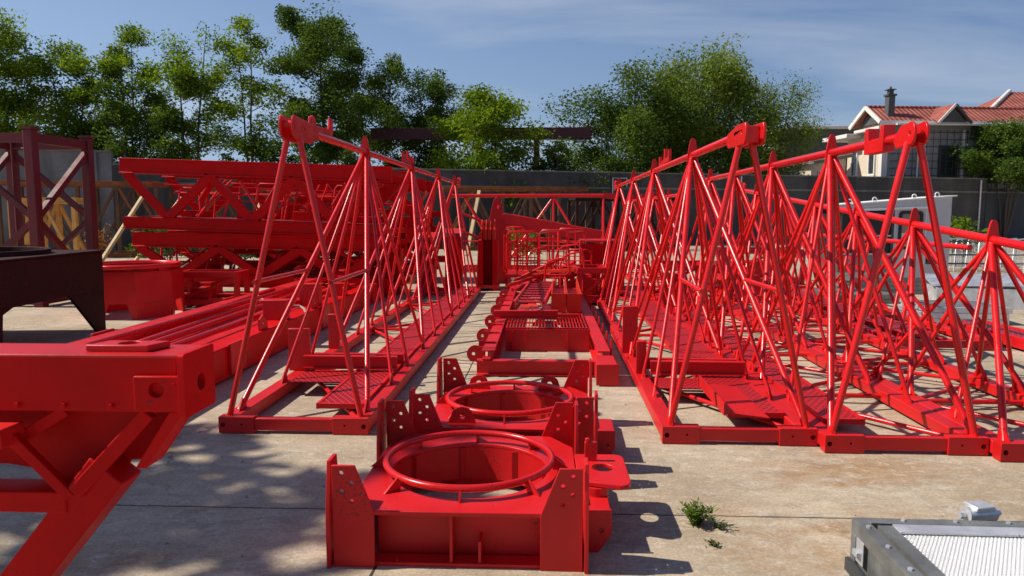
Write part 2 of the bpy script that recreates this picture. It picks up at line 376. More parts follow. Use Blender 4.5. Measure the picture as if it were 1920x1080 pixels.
class MB:
    def __init__(s): s.v = []; s.f = []
    def add(s, vs, fs):
        k = len(s.v); s.v += [tuple(v) for v in vs]; s.f += [tuple(i + k for i in f) for f in fs]; return s
    def box(s, x0, x1, y0, y1, z0, z1):
        return s.add([(x0, y0, z0), (x1, y0, z0), (x1, y1, z0), (x0, y1, z0), (x0, y0, z1), (x1, y0, z1), (x1, y1, z1), (x0, y1, z1)],
                     [(0, 3, 2, 1), (4, 5, 6, 7), (0, 1, 5, 4), (1, 2, 6, 5), (2, 3, 7, 6), (3, 0, 4, 7)])
    def _frame(s, p, q, up=None):
        d = (q - p).normalized()
        u = up or (Vector((0, 0, 1)) if abs(d.z) < 0.95 else Vector((1, 0, 0)))
        a = d.cross(u).normalized(); return d, a, a.cross(d).normalized()
    def bar(s, p, q, w, h, up=None):
        p, q = Vector(p), Vector(q); d, a, b = s._frame(p, q, up)
        vs = [c + a * (w / 2 * i) + b * (h / 2 * j) for c in (p, q) for i, j in ((-1, -1), (1, -1), (1, 1), (-1, 1))]
        return s.add(vs, [(3, 2, 1, 0), (4, 5, 6, 7), (0, 1, 5, 4), (1, 2, 6, 5), (2, 3, 7, 6), (3, 0, 4, 7)])
    def ibeam(s, p, q, w, h, tf=0.02, tw=0.015, up=None):
        p, q = Vector(p), Vector(q); d, a, b = s._frame(p, q, up)
        pr = [(-w/2, -h/2), (w/2, -h/2), (w/2, -h/2+tf), (tw/2, -h/2+tf), (tw/2, h/2-tf), (w/2, h/2-tf), (w/2, h/2), (-w/2, h/2), (-w/2, h/2-tf), (-tw/2, h/2-tf), (-tw/2, -h/2+tf), (-w/2, -h/2+tf)]
        n = len(pr)
        vs = [c + a * x + b * y for c in (p, q) for x, y in pr]
        caps = [(0, 1, 2, 11), (11, 2, 3, 10), (10, 3, 4, 9), (9, 4, 5, 8), (8, 5, 6, 7)]
        fs = [tuple(reversed(c)) for c in caps] + [tuple(i + n for i in c) for c in caps]
        fs += [(i, (i + 1) % n, (i + 1) % n + n, i + n) for i in range(n)]
        return s.add(vs, fs)
    def tube(s, p, q, r, r2=None, n=10):
        p, q = Vector(p), Vector(q); d, a, b = s._frame(p, q); r2 = r if r2 is None else r2
        vs = [c + (a * math.cos(t) + b * math.sin(t)) * rr for c, rr in ((p, r), (q, r2)) for t in [2 * math.pi * i / n for i in range(n)]]
        fs = [(i, (i + 1) % n, (i + 1) % n + n, i + n) for i in range(n)] + [tuple(range(n - 1, -1, -1)), tuple(range(n, 2 * n))]
        return s.add(vs, fs)
    def pipe(s, pts, r, n=8, closed=False, rs=None):
        pts = [Vector(p) for p in pts]; m = len(pts); rings = []
        prev = None
        for i, p in enumerate(pts):
            if closed: d = (pts[(i + 1) % m] - pts[i - 1]).normalized()
            else: d = (pts[min(i + 1, m - 1)] - pts[max(i - 1, 0)]).normalized()
            if prev is None:
                u = Vector((0, 0, 1)) if abs(d.z) < 0.95 else Vector((1, 0, 0)); a = d.cross(u).normalized()
            else: a = (prev - d * prev.dot(d)).normalized()
            prev = a; b = a.cross(d); rr = rs[i] if rs else r
            rings.append([p + (a * math.cos(t) + b * math.sin(t)) * rr for t in [2 * math.pi * k / n for k in range(n)]])
        vs = [v for g in rings for v in g]; fs = []
        for i in range(m if closed else m - 1):
            j = (i + 1) % m
            fs += [(i * n + k, j * n + k, j * n + (k + 1) % n, i * n + (k + 1) % n) for k in range(n)]
        if not closed: fs += [tuple(range(n)), tuple((m - 1) * n + k for k in range(n - 1, -1, -1))]
        return s.add(vs, fs)
    def plate(s, outer, thick, origin=(0, 0, 0), ux=(1, 0, 0), uy=(0, 1, 0), holes=()):
        """flat plate: 2-D outline (with round or polygonal holes) in the plane ux, uy, given a thickness along ux x uy"""
        ux, uy, o = Vector(ux).normalized(), Vector(uy).normalized(), Vector(origin); w = ux.cross(uy).normalized()
        loops = [list(outer)]
        for h in holes:
            if len(h) == 3 and not isinstance(h[0], (tuple, list)):
                cx, cy, r = h; k = 20 if r > 0.1 else 12
                if r > 0.3: k = 48
                loops.append([(cx + r * math.cos(2 * math.pi * i / k), cy + r * math.sin(2 * math.pi * i / k)) for i in range(k)])
            else: loops.append(list(h))
        def area(l): return sum(l[i][0] * l[(i + 1) % len(l)][1] - l[(i + 1) % len(l)][0] * l[i][1] for i in range(len(l)))
        if area(loops[0]) < 0: loops[0].reverse()
        for l in loops[1:]:
            if area(l) > 0: l.reverse()
        tris = tessellate_polygon([[Vector((x, y, 0)) for x, y in l] for l in loops])
        flat = [p for l in loops for p in l]; n = len(flat)
        vs = [o + ux * x + uy * y + w * (thick / 2) for x, y in flat] + [o + ux * x + uy * y - w * (thick / 2) for x, y in flat]
        fs = []
        for a, b, c in tris:
            pa, pb, pc = flat[a], flat[b], flat[c]
            cr = (pb[0] - pa[0]) * (pc[1] - pa[1]) - (pb[1] - pa[1]) * (pc[0] - pa[0])
            t = (a, b, c) if cr > 0 else (c, b, a)
            fs.append(t); fs.append(tuple(i + n for i in reversed(t)))
        k = 0
        for l in loops:
            m = len(l)
            for i in range(m):
                a, b = k + i, k + (i + 1) % m
                fs.append((a, a + n, b + n, b))
            k += m
        return s.add(vs, fs)
    def torus(s, c, rad, r, n=56, m=10):
        return s.pipe([(c[0] + rad * math.cos(2 * math.pi * i / n), c[1] + rad * math.sin(2 * math.pi * i / n), c[2]) for i in range(n)], r, m, True)
    def shell(s, c, ro, ri, z0, z1, n=48):
        vs = []; fs = []
        for r, z in ((ro, z0), (ro, z1), (ri, z1), (ri, z0)):
            vs += [(c[0] + r * math.cos(2 * math.pi * i / n), c[1] + r * math.sin(2 * math.pi * i / n), z) for i in range(n)]
        for k in range(4):
            fs += [(k * n + i, k * n + (i + 1) % n, ((k + 1) % 4) * n + (i + 1) % n, ((k + 1) % 4) * n + i) for i in range(n)]
        return s.add(vs, fs)
    def build(s, name, mat, parent=None, label=None, bevel=0.0, smooth=True):
        me = bpy.data.meshes.new(name)
        me.from_pydata(s.v, [], s.f); me.update()
        me.materials.append(mat)
        if smooth:
            me.polygons.foreach_set('use_smooth', [True] * len(me.polygons))
            me.set_sharp_from_angle(angle=R(42))
        o = bpy.data.objects.new(name, me)
        COL.objects.link(o)
        if parent: o.parent = parent
        if label: o['label'] = label
        if bevel:
            b = o.modifiers.new('bevel', 'BEVEL'); b.width = bevel; b.segments = 2; b.limit_method = 'ANGLE'; b.angle_limit = R(50)
        return o

def rounded(x0, y0, x1, y1, r, k=4, corners=(1, 1, 1, 1)):
    pts = []
    for (cx, cy, a0), on in zip(((x1 - r, y1 - r, 0), (x0 + r, y1 - r, 90), (x0 + r, y0 + r, 180), (x1 - r, y0 + r, 270)), corners):
        if on: pts += [(cx + r * math.cos(R(a0 + 90 * i / k)), cy + r * math.sin(R(a0 + 90 * i / k))) for i in range(k + 1)]
        else: pts.append((cx + (r if a0 in (0, 270) else -r), cy + (r if a0 in (0, 90) else -r)))
    return pts

# ------------------------------------------------------------------ ground and walls
g = MB(); g.add([(-900, -300, 0), (900, -300, 0), (900, 1500, 0), (-900, 1500, 0)], [(0, 1, 2, 3)])
GROUND = tag(g.build('ground', CONCRETE, smooth=False), kind='structure')

WA, WB = Vector((-17.5, 29.0, 0)), Vector((25.7, 43.7, 0))
wdir = (WB - WA).normalized(); wnor = Vector((wdir.y, -wdir.x, 0))      # wnor points to the yard
def wp(s, off=0.0, z=0.0):                                             # a point s metres along the yard wall
    p = WA + wdir * s + wnor * off; return Vector((p.x, p.y, z))
wlen = (WB - WA).length
wz = math.atan2(wdir.y, wdir.x)

def boundary_wall(name, label, s0, s1, h, mat, seam, pillars=()):
    t = thing(name, label, 'wall', wp(s0), wz)
    ln = s1 - s0
    m = MB(); m.box(0, ln, 0, 0.26, 0, h - 0.07)
    m.build('wall_face', mat, t)
    if seam:
        MB().box(0, ln, -0.035, 0.0, seam, seam + 0.10).build('ledge', COPING, t)
    MB().box(0, ln, -0.05, 0.31, h - 0.07, h).build('coping', COPING, t, bevel=0.01)
    for px in pillars:
        MB().box(px - 0.18, px + 0.18, -0.12, -0.003 if not seam else -0.036, 0, h - 0.10).build('pillar', mat, t, bevel=0.01)
    return t
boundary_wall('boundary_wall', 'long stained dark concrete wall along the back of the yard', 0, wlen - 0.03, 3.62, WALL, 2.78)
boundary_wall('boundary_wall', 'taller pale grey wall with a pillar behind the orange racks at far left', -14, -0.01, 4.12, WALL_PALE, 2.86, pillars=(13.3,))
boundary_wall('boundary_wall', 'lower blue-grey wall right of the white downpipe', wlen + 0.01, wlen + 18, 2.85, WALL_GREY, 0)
# downpipes on the wall
for s, z0, z1, lab in ((wlen - 0.55, 0.05, 3.5, 'white downpipe on the wall end beside the small bush'),
                       (29.2, 0.9, 3.5, 'short white pipe on the wall left of the grey cab'),):
    t = MB(); p = wp(s, 0.10)
    t.tube((p.x, p.y, z0), (p.x, p.y, z1), 0.045 if s > 35 else 0.035)
    tag(t.build('downpipe', WHITE), lab, 'pipe')
p = wp(22.0, 0.08); p2 = wp(22.75, 0.08)
t = MB(); t.pipe([(p.x, p.y, 1.5), (p.x, p.y, 3.32), (p2.x, p2.y, 3.32), (p2.x, p2.y, 2.9)], 0.028)
tag(t.build('pipe_bracket', WHITE), 'thin white bent pipe on the dark wall above the truss tips', 'pipe')

# ------------------------------------------------------------------ slewing bases in the middle row
def bracket_holes(flip=1):
    return [(-0.045 * flip, 0.455, 0.011), (0.0, 0.42, 0.011), (-0.04 * flip, 0.375, 0.011), (0.015 * flip, 0.345, 0.011)]
def slewing_base(label, loc, rz, lug):
    t = thing('slewing_platform', label, 'crane base', loc, rz, 'red slewing bases in the middle row')
    hw, hd, top = 0.575, 0.575, 0.255
    # top plate with the big round opening
    outer = [(-hw + 0.14, -hd + 0.005), (hw - 0.14, -hd + 0.005), (hw - 0.13, -hd + 0.09), (hw - 0.02, -0.30), (hw - 0.02, 0.36), (hw - 0.15, hd - 0.005), (-hw + 0.15, hd - 0.005), (-hw + 0.06, 0.25), (-hw + 0.06, -0.20), (-hw + 0.13, -hd + 0.09)]
    m = MB(); m.plate(outer, 0.02, (0, 0, top), holes=[(0, 0, 0.41)])
    m.build('top_plate', RED, t, bevel=0.003)
    m = MB(); m.shell((0, 0), 0.425, 0.411, 0.055, top - 0.011)
    for a in range(8):
        an = math.pi / 4 * a + 0.2; c, s_ = math.cos(an), math.sin(an)
        m.bar((c * 0.405, s_ * 0.405, 0.06), (c * 0.405, s_ * 0.405, top - 0.012), 0.012, 0.03)
    m.build('drum', RED, t)
    # side frame: recessed webs between corner posts, floor flange, stiffeners
    for sy in (-1, 1):
        m = MB()
        m.box(-hw + 0.19, hw - 0.19, sy * (hd - 0.135) - 0.006, sy * (hd - 0.135) + 0.006, 0.0, top - 0.011)
        m.box(-hw + 0.17, hw - 0.17, sy * (hd - 0.062) - 0.045, sy * (hd - 0.062) + 0.045, 0.0, 0.018)
        for x in (-0.03, 0.10):
            m.box(x - 0.006, x + 0.006, sy * (hd - 0.075) - 0.05, sy * (hd - 0.075) + 0.05, 0.019, (top - 0.011) if x < 0 else 0.12)
        m.build('web_plate', RED, t)
    for sx in (-1, 1):
        m = MB(); m.box(sx * (hw - 0.06) - 0.008, sx * (hw - 0.06) + 0.008, -hd + 0.12, hd - 0.12, 0.0, top - 0.011)
        m.build('side_plate', RED, t)
    # corner brackets: a drilled face plate and a drilled wing plate each
    for sx in (-1, 1):
        for sy in (-1, 1):
            pts = [(sx * (hw - 0.012), 0.0), (sx * (hw - 0.012), 0.475), (sx * (hw - 0.115), 0.475), (sx * (hw - 0.20), 0.258), (sx * (hw - 0.20), 0.0)]
            hl = [(sx * (hw - 0.055), 0.44, 0.0105), (sx * (hw - 0.10), 0.395, 0.0105), (sx * (hw - 0.055), 0.355, 0.0105), (sx * (hw - 0.10), 0.31, 0.0105)]
            fp = MB().plate(pts, 0.016, (0, sy * (hd - 0.008), 0), (1, 0, 0), (0, 0, 1), hl)
            fp.build('face_plate', RED, t, bevel=0.002)
            pts = [(sy * (hd + 0.02), 0.0), (sy * (hd + 0.02), 0.26), (sy * (hd - 0.02), 0.49), (sy * (hd - 0.12), 0.49), (sy * (hd - 0.17), 0.26), (sy * (hd - 0.19), 0.0)]
            hl = [(sy * (hd - 0.06), 0.45, 0.0105), (sy * (hd - 0.085), 0.39, 0.0105), (sy * (hd - 0.04), 0.33, 0.0105)]
            MB().plate(pts, 0.018, (sx * (hw + 0.006), 0, 0), (0, 1, 0), (0, 0, 1), hl).build('wing_plate', RED, t, bevel=0.002)
    # guard ring on small tabs
    MB().torus((0, 0, 0.322), 0.432, 0.018).build('guard_ring', RED_TUBE, t)
    for a in range(8):
        an = math.pi / 4 * a - math.pi / 2; c, s_ = math.cos(an), math.sin(an)
        rr = 0.437
        m = MB(); m.plate([(0.0, 0.0), (0.09, 0.0), (0.015, 0.062), (-0.012, 0.062)] if a else [(-0.01, -0.0), (0.03, 0.0), (0.01, 0.062), (-0.01, 0.062)], 0.010, (c * rr, s_ * rr, top + 0.011), (c, s_, 0), (0, 0, 1))
        m.build('ring_tab', RED, t)
    # lifting eyes
    for x, y in (() if lug else ((-0.27, 0.45), (0.27, 0.45), (-0.27, -0.46))):
        pts = [(-0.09, 0)] + [(0.068 * math.cos(R(a)), 0.055 + 0.05 * math.sin(R(a))) for a in range(180, -1, -20)] + [(0.09, 0)]
        MB().plate(pts, 0.016, (x, y, top + 0.011), (1, 0, 0), (0, 0, 1), [(0, 0.045, 0.02)]).build('lifting_eye', RED, t, bevel=0.002)
    if lug:
        m = MB(); m.plate([(hw - 0.015, -0.16), (hw + 0.19, -0.23), (hw + 0.235, -0.21), (hw + 0.25, -0.17), (hw + 0.25, 0.19), (hw + 0.235, 0.225), (hw + 0.20, 0.24), (hw - 0.015, 0.24)], 0.024, (0, 0, top + 0.003), holes=[(hw + 0.125, 0.03, 0.058)])
        m.build('motor_lug', RED, t, bevel=0.004)
        m = MB(); m.box(hw + 0.035, hw + 0.10, 0.12, 0.145, top + 0.016, top + 0.12); m.tube((hw + 0.05, 0.132, top + 0.12), (hw + 0.05, 0.132, top + 0.14), 0.013)
        m.build('stop_block', RED, t, bevel=0.003)
        m = MB(); m.tube((hw + 0.08, -0.15, 0.05), (hw + 0.08, -0.15, top - 0.012), 0.06, n=24)
        m.build('gear_housing', RED, t)
    # bevelled foot on the right front corner
    m = MB(); m.plate([(0.0, 0.0), (0.06, 0.0), (0.12, 0.09), (0.12, 0.21), (0.0, 0.21)], 0.016, (hw + 0.016, -hd + 0.20, 0), (1, 0, 0), (0, 0, 1), [(0.07, 0.11, 0.013)])
    m.box(hw + 0.017, hw + 0.132, -hd + 0.2085, -hd + 0.5, 0.10, 0.2)
    m.build('corner_foot', RED, t, bevel=0.003)
    return t
slewing_base('nearest square slewing base with a round ring and a drilled lug on its right', (-0.385, 3.69, 0), 0.0, True)
slewing_base('second slewing base with a round ring, between the nearest base and the counter jib', (-0.235, 4.97, 0), -0.03, False)

# ------------------------------------------------------------------ lattice jib sections
def grating_panel(t, x0, x1, y0, y1, z, name='walkway'):
    n = max(1, round((y1 - y0) / 2.4)); st = (y1 - y0) / n
    for k in range(n):
        a, b = y0 + k * st + 0.008, y0 + (k + 1) * st - 0.008
        o = MB().box(x0 + 0.026, x1 - 0.026, a + 0.026, b - 0.026, z, z + 0.008).build(name, MESH_RED, t)
        e = MB()
        for xx in (x0, x1 - 0.025): e.box(xx, xx + 0.025, a, b, z - 0.03, z + 0.014)
        for yy in (a, b - 0.025): e.box(x0 + 0.026, x1 - 0.026, yy, yy + 0.025, z - 0.028, z + 0.012)
        e.build('walkway_edge', RED, o)

def head_plates(t, style, y, z):
    k = {'hooked': 0.80, 'boxed': 0.76, 'round': 0.72}[style]
    kids = len(t.children)
    head_shapes(t, style, 0.0, 0.0)
    off = {'hooked': (0.16, -0.015), 'boxed': (0.10, -0.03), 'round': (0.17, -0.025)}[style]
    for o in t.children[kids:] if False else [c for c in t.children if c.name.split('.')[0] in ('cheek_plate', 'head_pin', 'hook_plate', 'head_block', 'clip_plate')]:
        o.data.transform(Matrix.Translation((0, y + off[0], z + off[1])) @ Matrix.Diagonal((k, k * (0.72 if style == 'round' else 1.0), k, 1)))

def head_shapes(t, style, y, z):
    if style == 'hooked':
        for sx in (-1, 1):
            pts = [(-0.02, -0.10), (0.36, -0.13), (0.62, -0.09), (0.70, 0.02), (0.58, 0.085), (0.05, 0.10)]
            pts = [(-0.05, -0.02)] + [(0.01 - 0.06 * math.cos(R(a)), 0.02 + 0.075 * math.sin(R(a))) for a in range(20, 100, 20)] + [(0.50, 0.075), (0.68, 0.02), (0.68, -0.05), (0.45, -0.115), (0.08, -0.125), (-0.03, -0.08)]
            MB().plate(pts, 0.022, (sx * 0.055, y, z + 0.015), (0, 1, 0), (0, 0, 1), [(0.27, 0.0, 0.017)]).build('cheek_plate', RED_TUBE, t, bevel=0.004)
        MB().tube((-0.07, y + 0.02, z + 0.03), (0.07, y + 0.02, z + 0.03), 0.035, n=16).build('head_pin', RED, t)
        pts = [(0.45, 0.075), (0.60, 0.10), (0.62, 0.17), (0.69, 0.19), (0.76, 0.17), (0.79, 0.105), (1.20, 0.115), (1.24, 0.15), (1.26, 0.235), (1.34, 0.235), (1.37, 0.12), (1.31, 0.035), (1.2, 0.02), (0.45, 0.02)]
        MB().plate(pts, 0.03, (0, y, z + 0.005), (0, 1, 0), (0, 0, 1)).build('hook_plate', RED_TUBE, t, bevel=0.004)
    elif style == 'boxed':
        for sx in (-1, 1):
            pts = [(-0.33, 0.03), (-0.30, 0.085), (-0.05, 0.09), (0.32, 0.045), (0.36, -0.03), (0.30, -0.085), (-0.27, -0.10), (-0.32, -0.06)]
            MB().plate(pts, 0.024, (sx * 0.075, y, z + 0.015), (0, 1, 0), (0, 0, 1), [(-0.2, 0.01, 0.02)]).build('cheek_plate', RED_TUBE, t, bevel=0.004)
        MB().box(-0.062, 0.062, y - 0.22, y + 0.26, z - 0.06, z + 0.08).build('head_block', RED_TUBE, t, bevel=0.006)
        MB().plate([(0.36, 0.0), (0.36, 0.13), (0.30, 0.115), (0.28, 0.02)], 0.02, (0, y, z + 0.01), (0, 1, 0), (0, 0, 1)).build('hook_plate', RED_TUBE, t)
    elif style == 'round':
        for sx in (-1, 1):
            pts = [(-0.16 + 0.115 * math.cos(R(a)), 0.03 + 0.105 * math.sin(R(a))) for a in range(70, 291, 20)] + [(0.20, -0.09), (0.28, -0.03), (0.26, 0.03), (0.10, 0.115)]
            MB().plate(pts, 0.024, (sx * 0.055, y, z + 0.015), (0, 1, 0), (0, 0, 1), [(-0.15, 0.03, 0.024)]).build('cheek_plate', RED_TUBE, t, bevel=0.004)
        MB().box(-0.042, 0.042, y - 0.02, y + 0.20, z - 0.045, z + 0.075).build('head_block', RED_TUBE, t, bevel=0.006)
        pts = [(0.62, -0.10), (0.62, 0.16), (0.72, 0.16), (0.73, 0.03), (1.10, 0.03), (1.11, 0.16), (1.21, 0.16), (1.22, -0.10)]
        MB().plate(pts, 0.115, (0, y, z + 0.028), (0, 1, 0), (0, 0, 1)).build('clip_plate', RED_TUBE, t, bevel=0.004)

def jib(label, loc, width, length, h, apexes, fwd, mid, back, style, rad=0.0225, slope=0.0, walk=None, stubs=(), struts=True, spires=True, clips=(), tray=False, beams=1.55, rz=0.0, far_fin=True, trail=()):
    t = thing('crane_jib_section', label, 'crane jib', loc, rz, 'red lattice jib sections standing in rows')
    hw = width / 2; rx = hw - 0.06; zr = 0.115
    zc = lambda y: h + slope * y
    # bottom rails and end frames
    for sx in (-1, 1):
        MB().box(sx * rx - 0.06, sx * rx + 0.06, 0.092, length - 0.092, 0.025, zr).build('bottom_rail', RED, t, bevel=0.006)
    for name, y0 in (('end_frame', 0.0), ('end_frame', length - 0.09)):
        m = MB()
        for sx in (-1, 1):
            m.plate([(sx * hw, 0.005), (sx * hw, 0.125), (sx * (hw - 0.26), 0.125), (sx * (hw - 0.26), 0.005)], 0.09, (0, y0 + 0.045, 0), (1, 0, 0), (0, 0, 1), [(sx * (hw - 0.032), 0.065, 0.017), (sx * (hw - 0.17), 0.07, 0.007)])
        m.box(-hw + 0.261, hw - 0.261, y0 + 0.012, y0 + 0.078, 0.025, 0.112)
        m.build(name, RED, t, bevel=0.004)
        MB().box(-hw + 0.02, hw - 0.02, y0 + 0.079, y0 + 0.0895, 0.03, 0.10).build('end_web', RED_SHADE, t)
    # top chord, its fins and the head
    y_head = apexes[0] - fwd - 0.05 if style else apexes[0] - 0.1
    y_start = {'hooked': 0.30, 'boxed': 0.02, 'round': 0.16, None: -0.3}[style]
    y_end = apexes[-1] + (back if style != None else 0.6) + 0.25
    MB().tube((0, y_start, zc(y_start)), (0, y_end, zc(y_end)), rad * 1.4, n=14).build('top_chord', RED_TUBE, t)
    if style: head_plates(t, style, {'hooked': -0.07, 'boxed': 0.0, 'round': 0.0}[style], h)
    if spires:
        for a in apexes:
            z = zc(a)
            MB().plate([(-0.052, -0.09), (0.052, -0.09), (0.045, 0.02), (0.026, 0.13), (0.012, 0.155), (-0.012, 0.155), (-0.026, 0.13), (-0.045, 0.02)], 0.02, (0, a, z), (1, 0, 0), (0, 0, 1)).build('apex_fin', RED, t)
    for c in clips:
        pts = [(-0.30, 0.02), (-0.30, 0.15), (-0.24, 0.15), (-0.22, 0.07), (-0.02, 0.07), (0.0, 0.18), (0.07, 0.18), (0.09, 0.07), (0.38, 0.03), (0.40, 0.12), (0.46, 0.12), (0.46, 0.0)]
        MB().plate(pts, 0.03, (0, c, zc(c) + 0.02), (0, 1, 0), (0, 0, 1)).build('chord_clip', RED, t)
    if far_fin:
        MB().plate([(-0.05, -0.06), (0.28, -0.06), (0.28, 0.14), (0.16, 0.05), (0.06, 0.14), (-0.05, 0.10)], 0.03, (0, y_end - 0.05, zc(y_end)), (0, 1, 0), (0, 0, 1)).build('chord_lug', RED, t)
    # inclined braces from the chord to both rails
    cnt = 0
    def brace(top, bot, r):
        MB().tube(top, bot, r, n=10).build('brace', RED_TUBE, t)
    def leg(ya, yb, r):
        for sx in (-1, 1):
            if 0.03 < yb < length - 0.03:
                brace((sx * 0.012, ya, zc(ya) - 0.02), (sx * rx, yb, zr - 0.005), r)
                k_ = 1 if ya > yb else -1
                MB().plate([(-0.05 * k_, 0.0), (0.10 * k_, 0.0), (0.085 * k_, 0.055), (0.03 * k_, 0.085)], 0.010, (sx * (rx - 0.012), yb, zr + 0.0005), (0, 1, 0), (0, 0, 1)).build('node_gusset', RED, t)
    if style:
        yt = {'hooked': 0.20, 'boxed': 0.09, 'round': 0.13}[style]
        for sx in (-1, 1):
            brace((sx * 0.036, yt, h - 0.045), (sx * rx, 0.06, zr - 0.005), rad * 0.95)
    for i, a in enumerate(apexes):
        leg(a, max(a - fwd, 0.06), rad)
        if mid: leg(a, a - mid, rad * 0.75)
        leg(a, min(a + back, length - 0.05), rad * 0.8)
        for tr in trail:
            leg(a, min(a + tr, length - 0.06), rad * 0.7)
    if struts:
        a = apexes[0]; yb = max(a - fwd, 0.06)
        for sx in (-1, 1):
            for f in ((0.47,) if sx < 0 else (0.47,)):
                yt = {'hooked': 0.10, 'boxed': 0.05, 'round': 0.0, None: 0.0}[style]
                p = Vector((sx * (0.05 * f + rx * (1 - f)), yt * f + 0.06 * (1 - f), h * f + zr * (1 - f)))
                q = Vector((sx * (0.012 * f + rx * (1 - f)), a * f + yb * (1 - f), zc(a) * f + zr * (1 - f)))
                MB().tube(p, q, rad * 0.75).build('side_strut', RED_TUBE, t)
    # bottom lacing
    nodes = sorted(set([0.1] + [round(a + back, 2) for a in apexes if a + back < length - 0.3] + [length - 0.12]))
    for k in range(len(nodes) - 1):
        y0, y1 = nodes[k], nodes[k + 1]
        ym = y0 + 0.62 * (y1 - y0)
        MB().tube((-rx + 0.05, ym, 0.065), (rx - 0.05, ym, 0.065), 0.020).build('cross_tube', RED_TUBE, t)
        MB().tube((-rx + 0.05, ym - 0.05, 0.06), (rx - 0.05, y0 + 0.08, 0.06), 0.019).build('lacing_tube', RED_TUBE, t)
        MB().tube((-rx + 0.05, ym + 0.05, 0.06), (rx - 0.05, y1 - 0.05, 0.06), 0.019).build('lacing_tube', RED_TUBE, t)
    if walk:
        grating_panel(t, walk[0], walk[1], 0.35, length - 0.2, 0.125)
    # paired channel beams near the front, with bolts
    if beams:
        for k, yy in enumerate((beams, beams + 0.32)):
            m = MB(); m.ibeam((-hw + 0.12, yy, 0.215 - 0.03 * k), (hw - 0.10, yy, 0.215 - 0.03 * k), 0.075, 0.12 - 0.02 * k, 0.012, 0.012)
            m.build('trolley_beam', RED, t)
        for xx in (-0.22, 0.18):
            m = MB(); m.tube((xx, beams + 0.09, 0.19), (xx, beams + 0.26, 0.19), 0.024); m.torus((xx, beams + 0.16, 0.24), 0.03, 0.008, 14, 6)
            m.build('beam_clamp', RED, t)
        MB().box(-hw + 0.14, (walk[0] if walk else hw) - 0.006, beams - 0.45, beams - 0.06, 0.125, 0.133).build('step_plate', MESH_RED, t)
    for sx, yy, ww, hh in stubs:
        m = MB(); x = sx * (rx - 0.0)
        m.plate([(x - ww / 2, zr + 0.002), (x + ww / 2, zr + 0.002), (x + ww / 2, hh), (x - ww / 2, hh)], 0.05, (0, yy, 0), (1, 0, 0), (0, 0, 1))
        m.box(x - 0.02, x + 0.02, yy + 0.026, yy + 0.16, zr + 0.002, hh * 0.9)
        m.build('upright_plate', RED, t, bevel=0.004)
    if tray:
        m = MB(); m.plate([(-0.20, 0.10), (0.12, 0.10), (0.12, 1.05), (-0.20, 1.05)], 0.012, (0.14, 0.1, 0.15), (1, 0, -0.12), (0, 1, 0))
        m.bar((-0.06, 0.2, 0.20), (-0.06, 1.15, 0.20), 0.012, 0.09); m.build('drip_tray', RED, t)
    return t

jib('tall red lattice jib with a hooked head, standing left of the middle row', (-1.815, 5.06, 0), 1.10, 9.45, 2.22,
    [2.33, 4.88, 7.43, 9.7], 2.1, 0.45, 0.5, 'hooked', walk=(0.06, 0.43), stubs=((-1, 1.62, 0.20, 0.52), (-1, 2.75, 0.12, 0.5)), clips=(4.6,), trail=(-1.2,))
jib('tall red lattice jib with a square boxed head, just right of the middle row', (1.36, 4.95, 0), 1.06, 10.0, 2.14,
    [1.98, 4.55, 6.95, 9.45], 1.92, 0.38, 0.62, 'boxed', rad=0.0225, walk=(0.0, 0.42), stubs=((-1, 1.75, 0.09, 0.42), (-1, 2.75, 0.16, 0.62)), clips=(3.6,), trail=(-1.1, 1.15), tray=True, rz=-0.012)
jib('tall red lattice jib with a rounded head and a clip on its chord', (2.415, 4.80, 0), 1.06, 6.9, 2.11,
    [1.55, 3.2, 4.8, 6.3], 1.5, 0, 0.55, 'round', rad=0.0245, walk=(-0.42, -0.12), beams=0, struts=False, trail=(-0.6, 0.95), rz=-0.012)
jib('low tapering red jib section at the right edge, its chord rising away', (3.48, 4.67, 0), 1.06, 8.6, 1.30,
    [1.15, 2.40, 3.70, 5.0, 6.4, 7.8], 1.08, 0, 0.9, None, rad=0.024, slope=0.082, beams=0, struts=False, trail=(-0.5, 0.35), rz=-0.012)
jib('short low red jib section far right, before the galvanised stacks', (4.75, 8.6, 0), 1.2, 6.5, 1.22,
    [0.9, 2.3, 3.7, 5.2], 0.85, 0, 0.7, None, rad=0.022, walk=(-0.35, 0.05), beams=0, struts=False, rz=-0.02, spires=False)
jib('small red jib section deep in the yard behind the boxed-head jib', (2.6, 14.0, 0), 1.1, 7.0, 1.95,
    [1.2, 3.0, 4.8, 6.4], 1.1, 0, 0.7, None, rad=0.024, beams=0, struts=False, rz=0.02)

# ------------------------------------------------------------------ counter jib platform in the middle row
t = thing('counter_jib', 'red counter jib platform with lugged rails and a mesh deck in the middle row', 'counter jib', (0.0, 7.0, 0))
# local y = world Y - 7
for sx, x in ((-1, -0.55), (1, 0.60)):
    m = MB(); m.ibeam((x, 0.13, 0.125), (x, 7.5, 0.125), 0.13, 0.23, 0.016, 0.014)
    m.build('side_rail', RED, t, bevel=0.003)
m = MB(); m.ibeam((-0.66, 0.05, 0.085), (0.55, 0.05, 0.085), 0.11, 0.15, 0.014, 0.012); m.box(-0.60, -0.52, -0.02, 0.11, 0.165, 0.185)
m.build('front_beam', RED, t, bevel=0.003)
m = MB(); m.box(0.50, 0.69, -0.36, 0.12, 0.02, 0.20); m.box(0.49, 0.70, -0.372, -0.361, 0.01, 0.21)
m.build('rail_end_box', RED, t, bevel=0.005)
MB().box(-0.44, 0.53, 1.32, 1.34, 0.004, 0.262).build('cross_panel', RED, t)
for x in (-0.36, -0.20, 0.28): MB().box(x - 0.006, x + 0.006, 1.29, 1.319, 0.01, 0.25).build('panel_stiffener', RED, t)
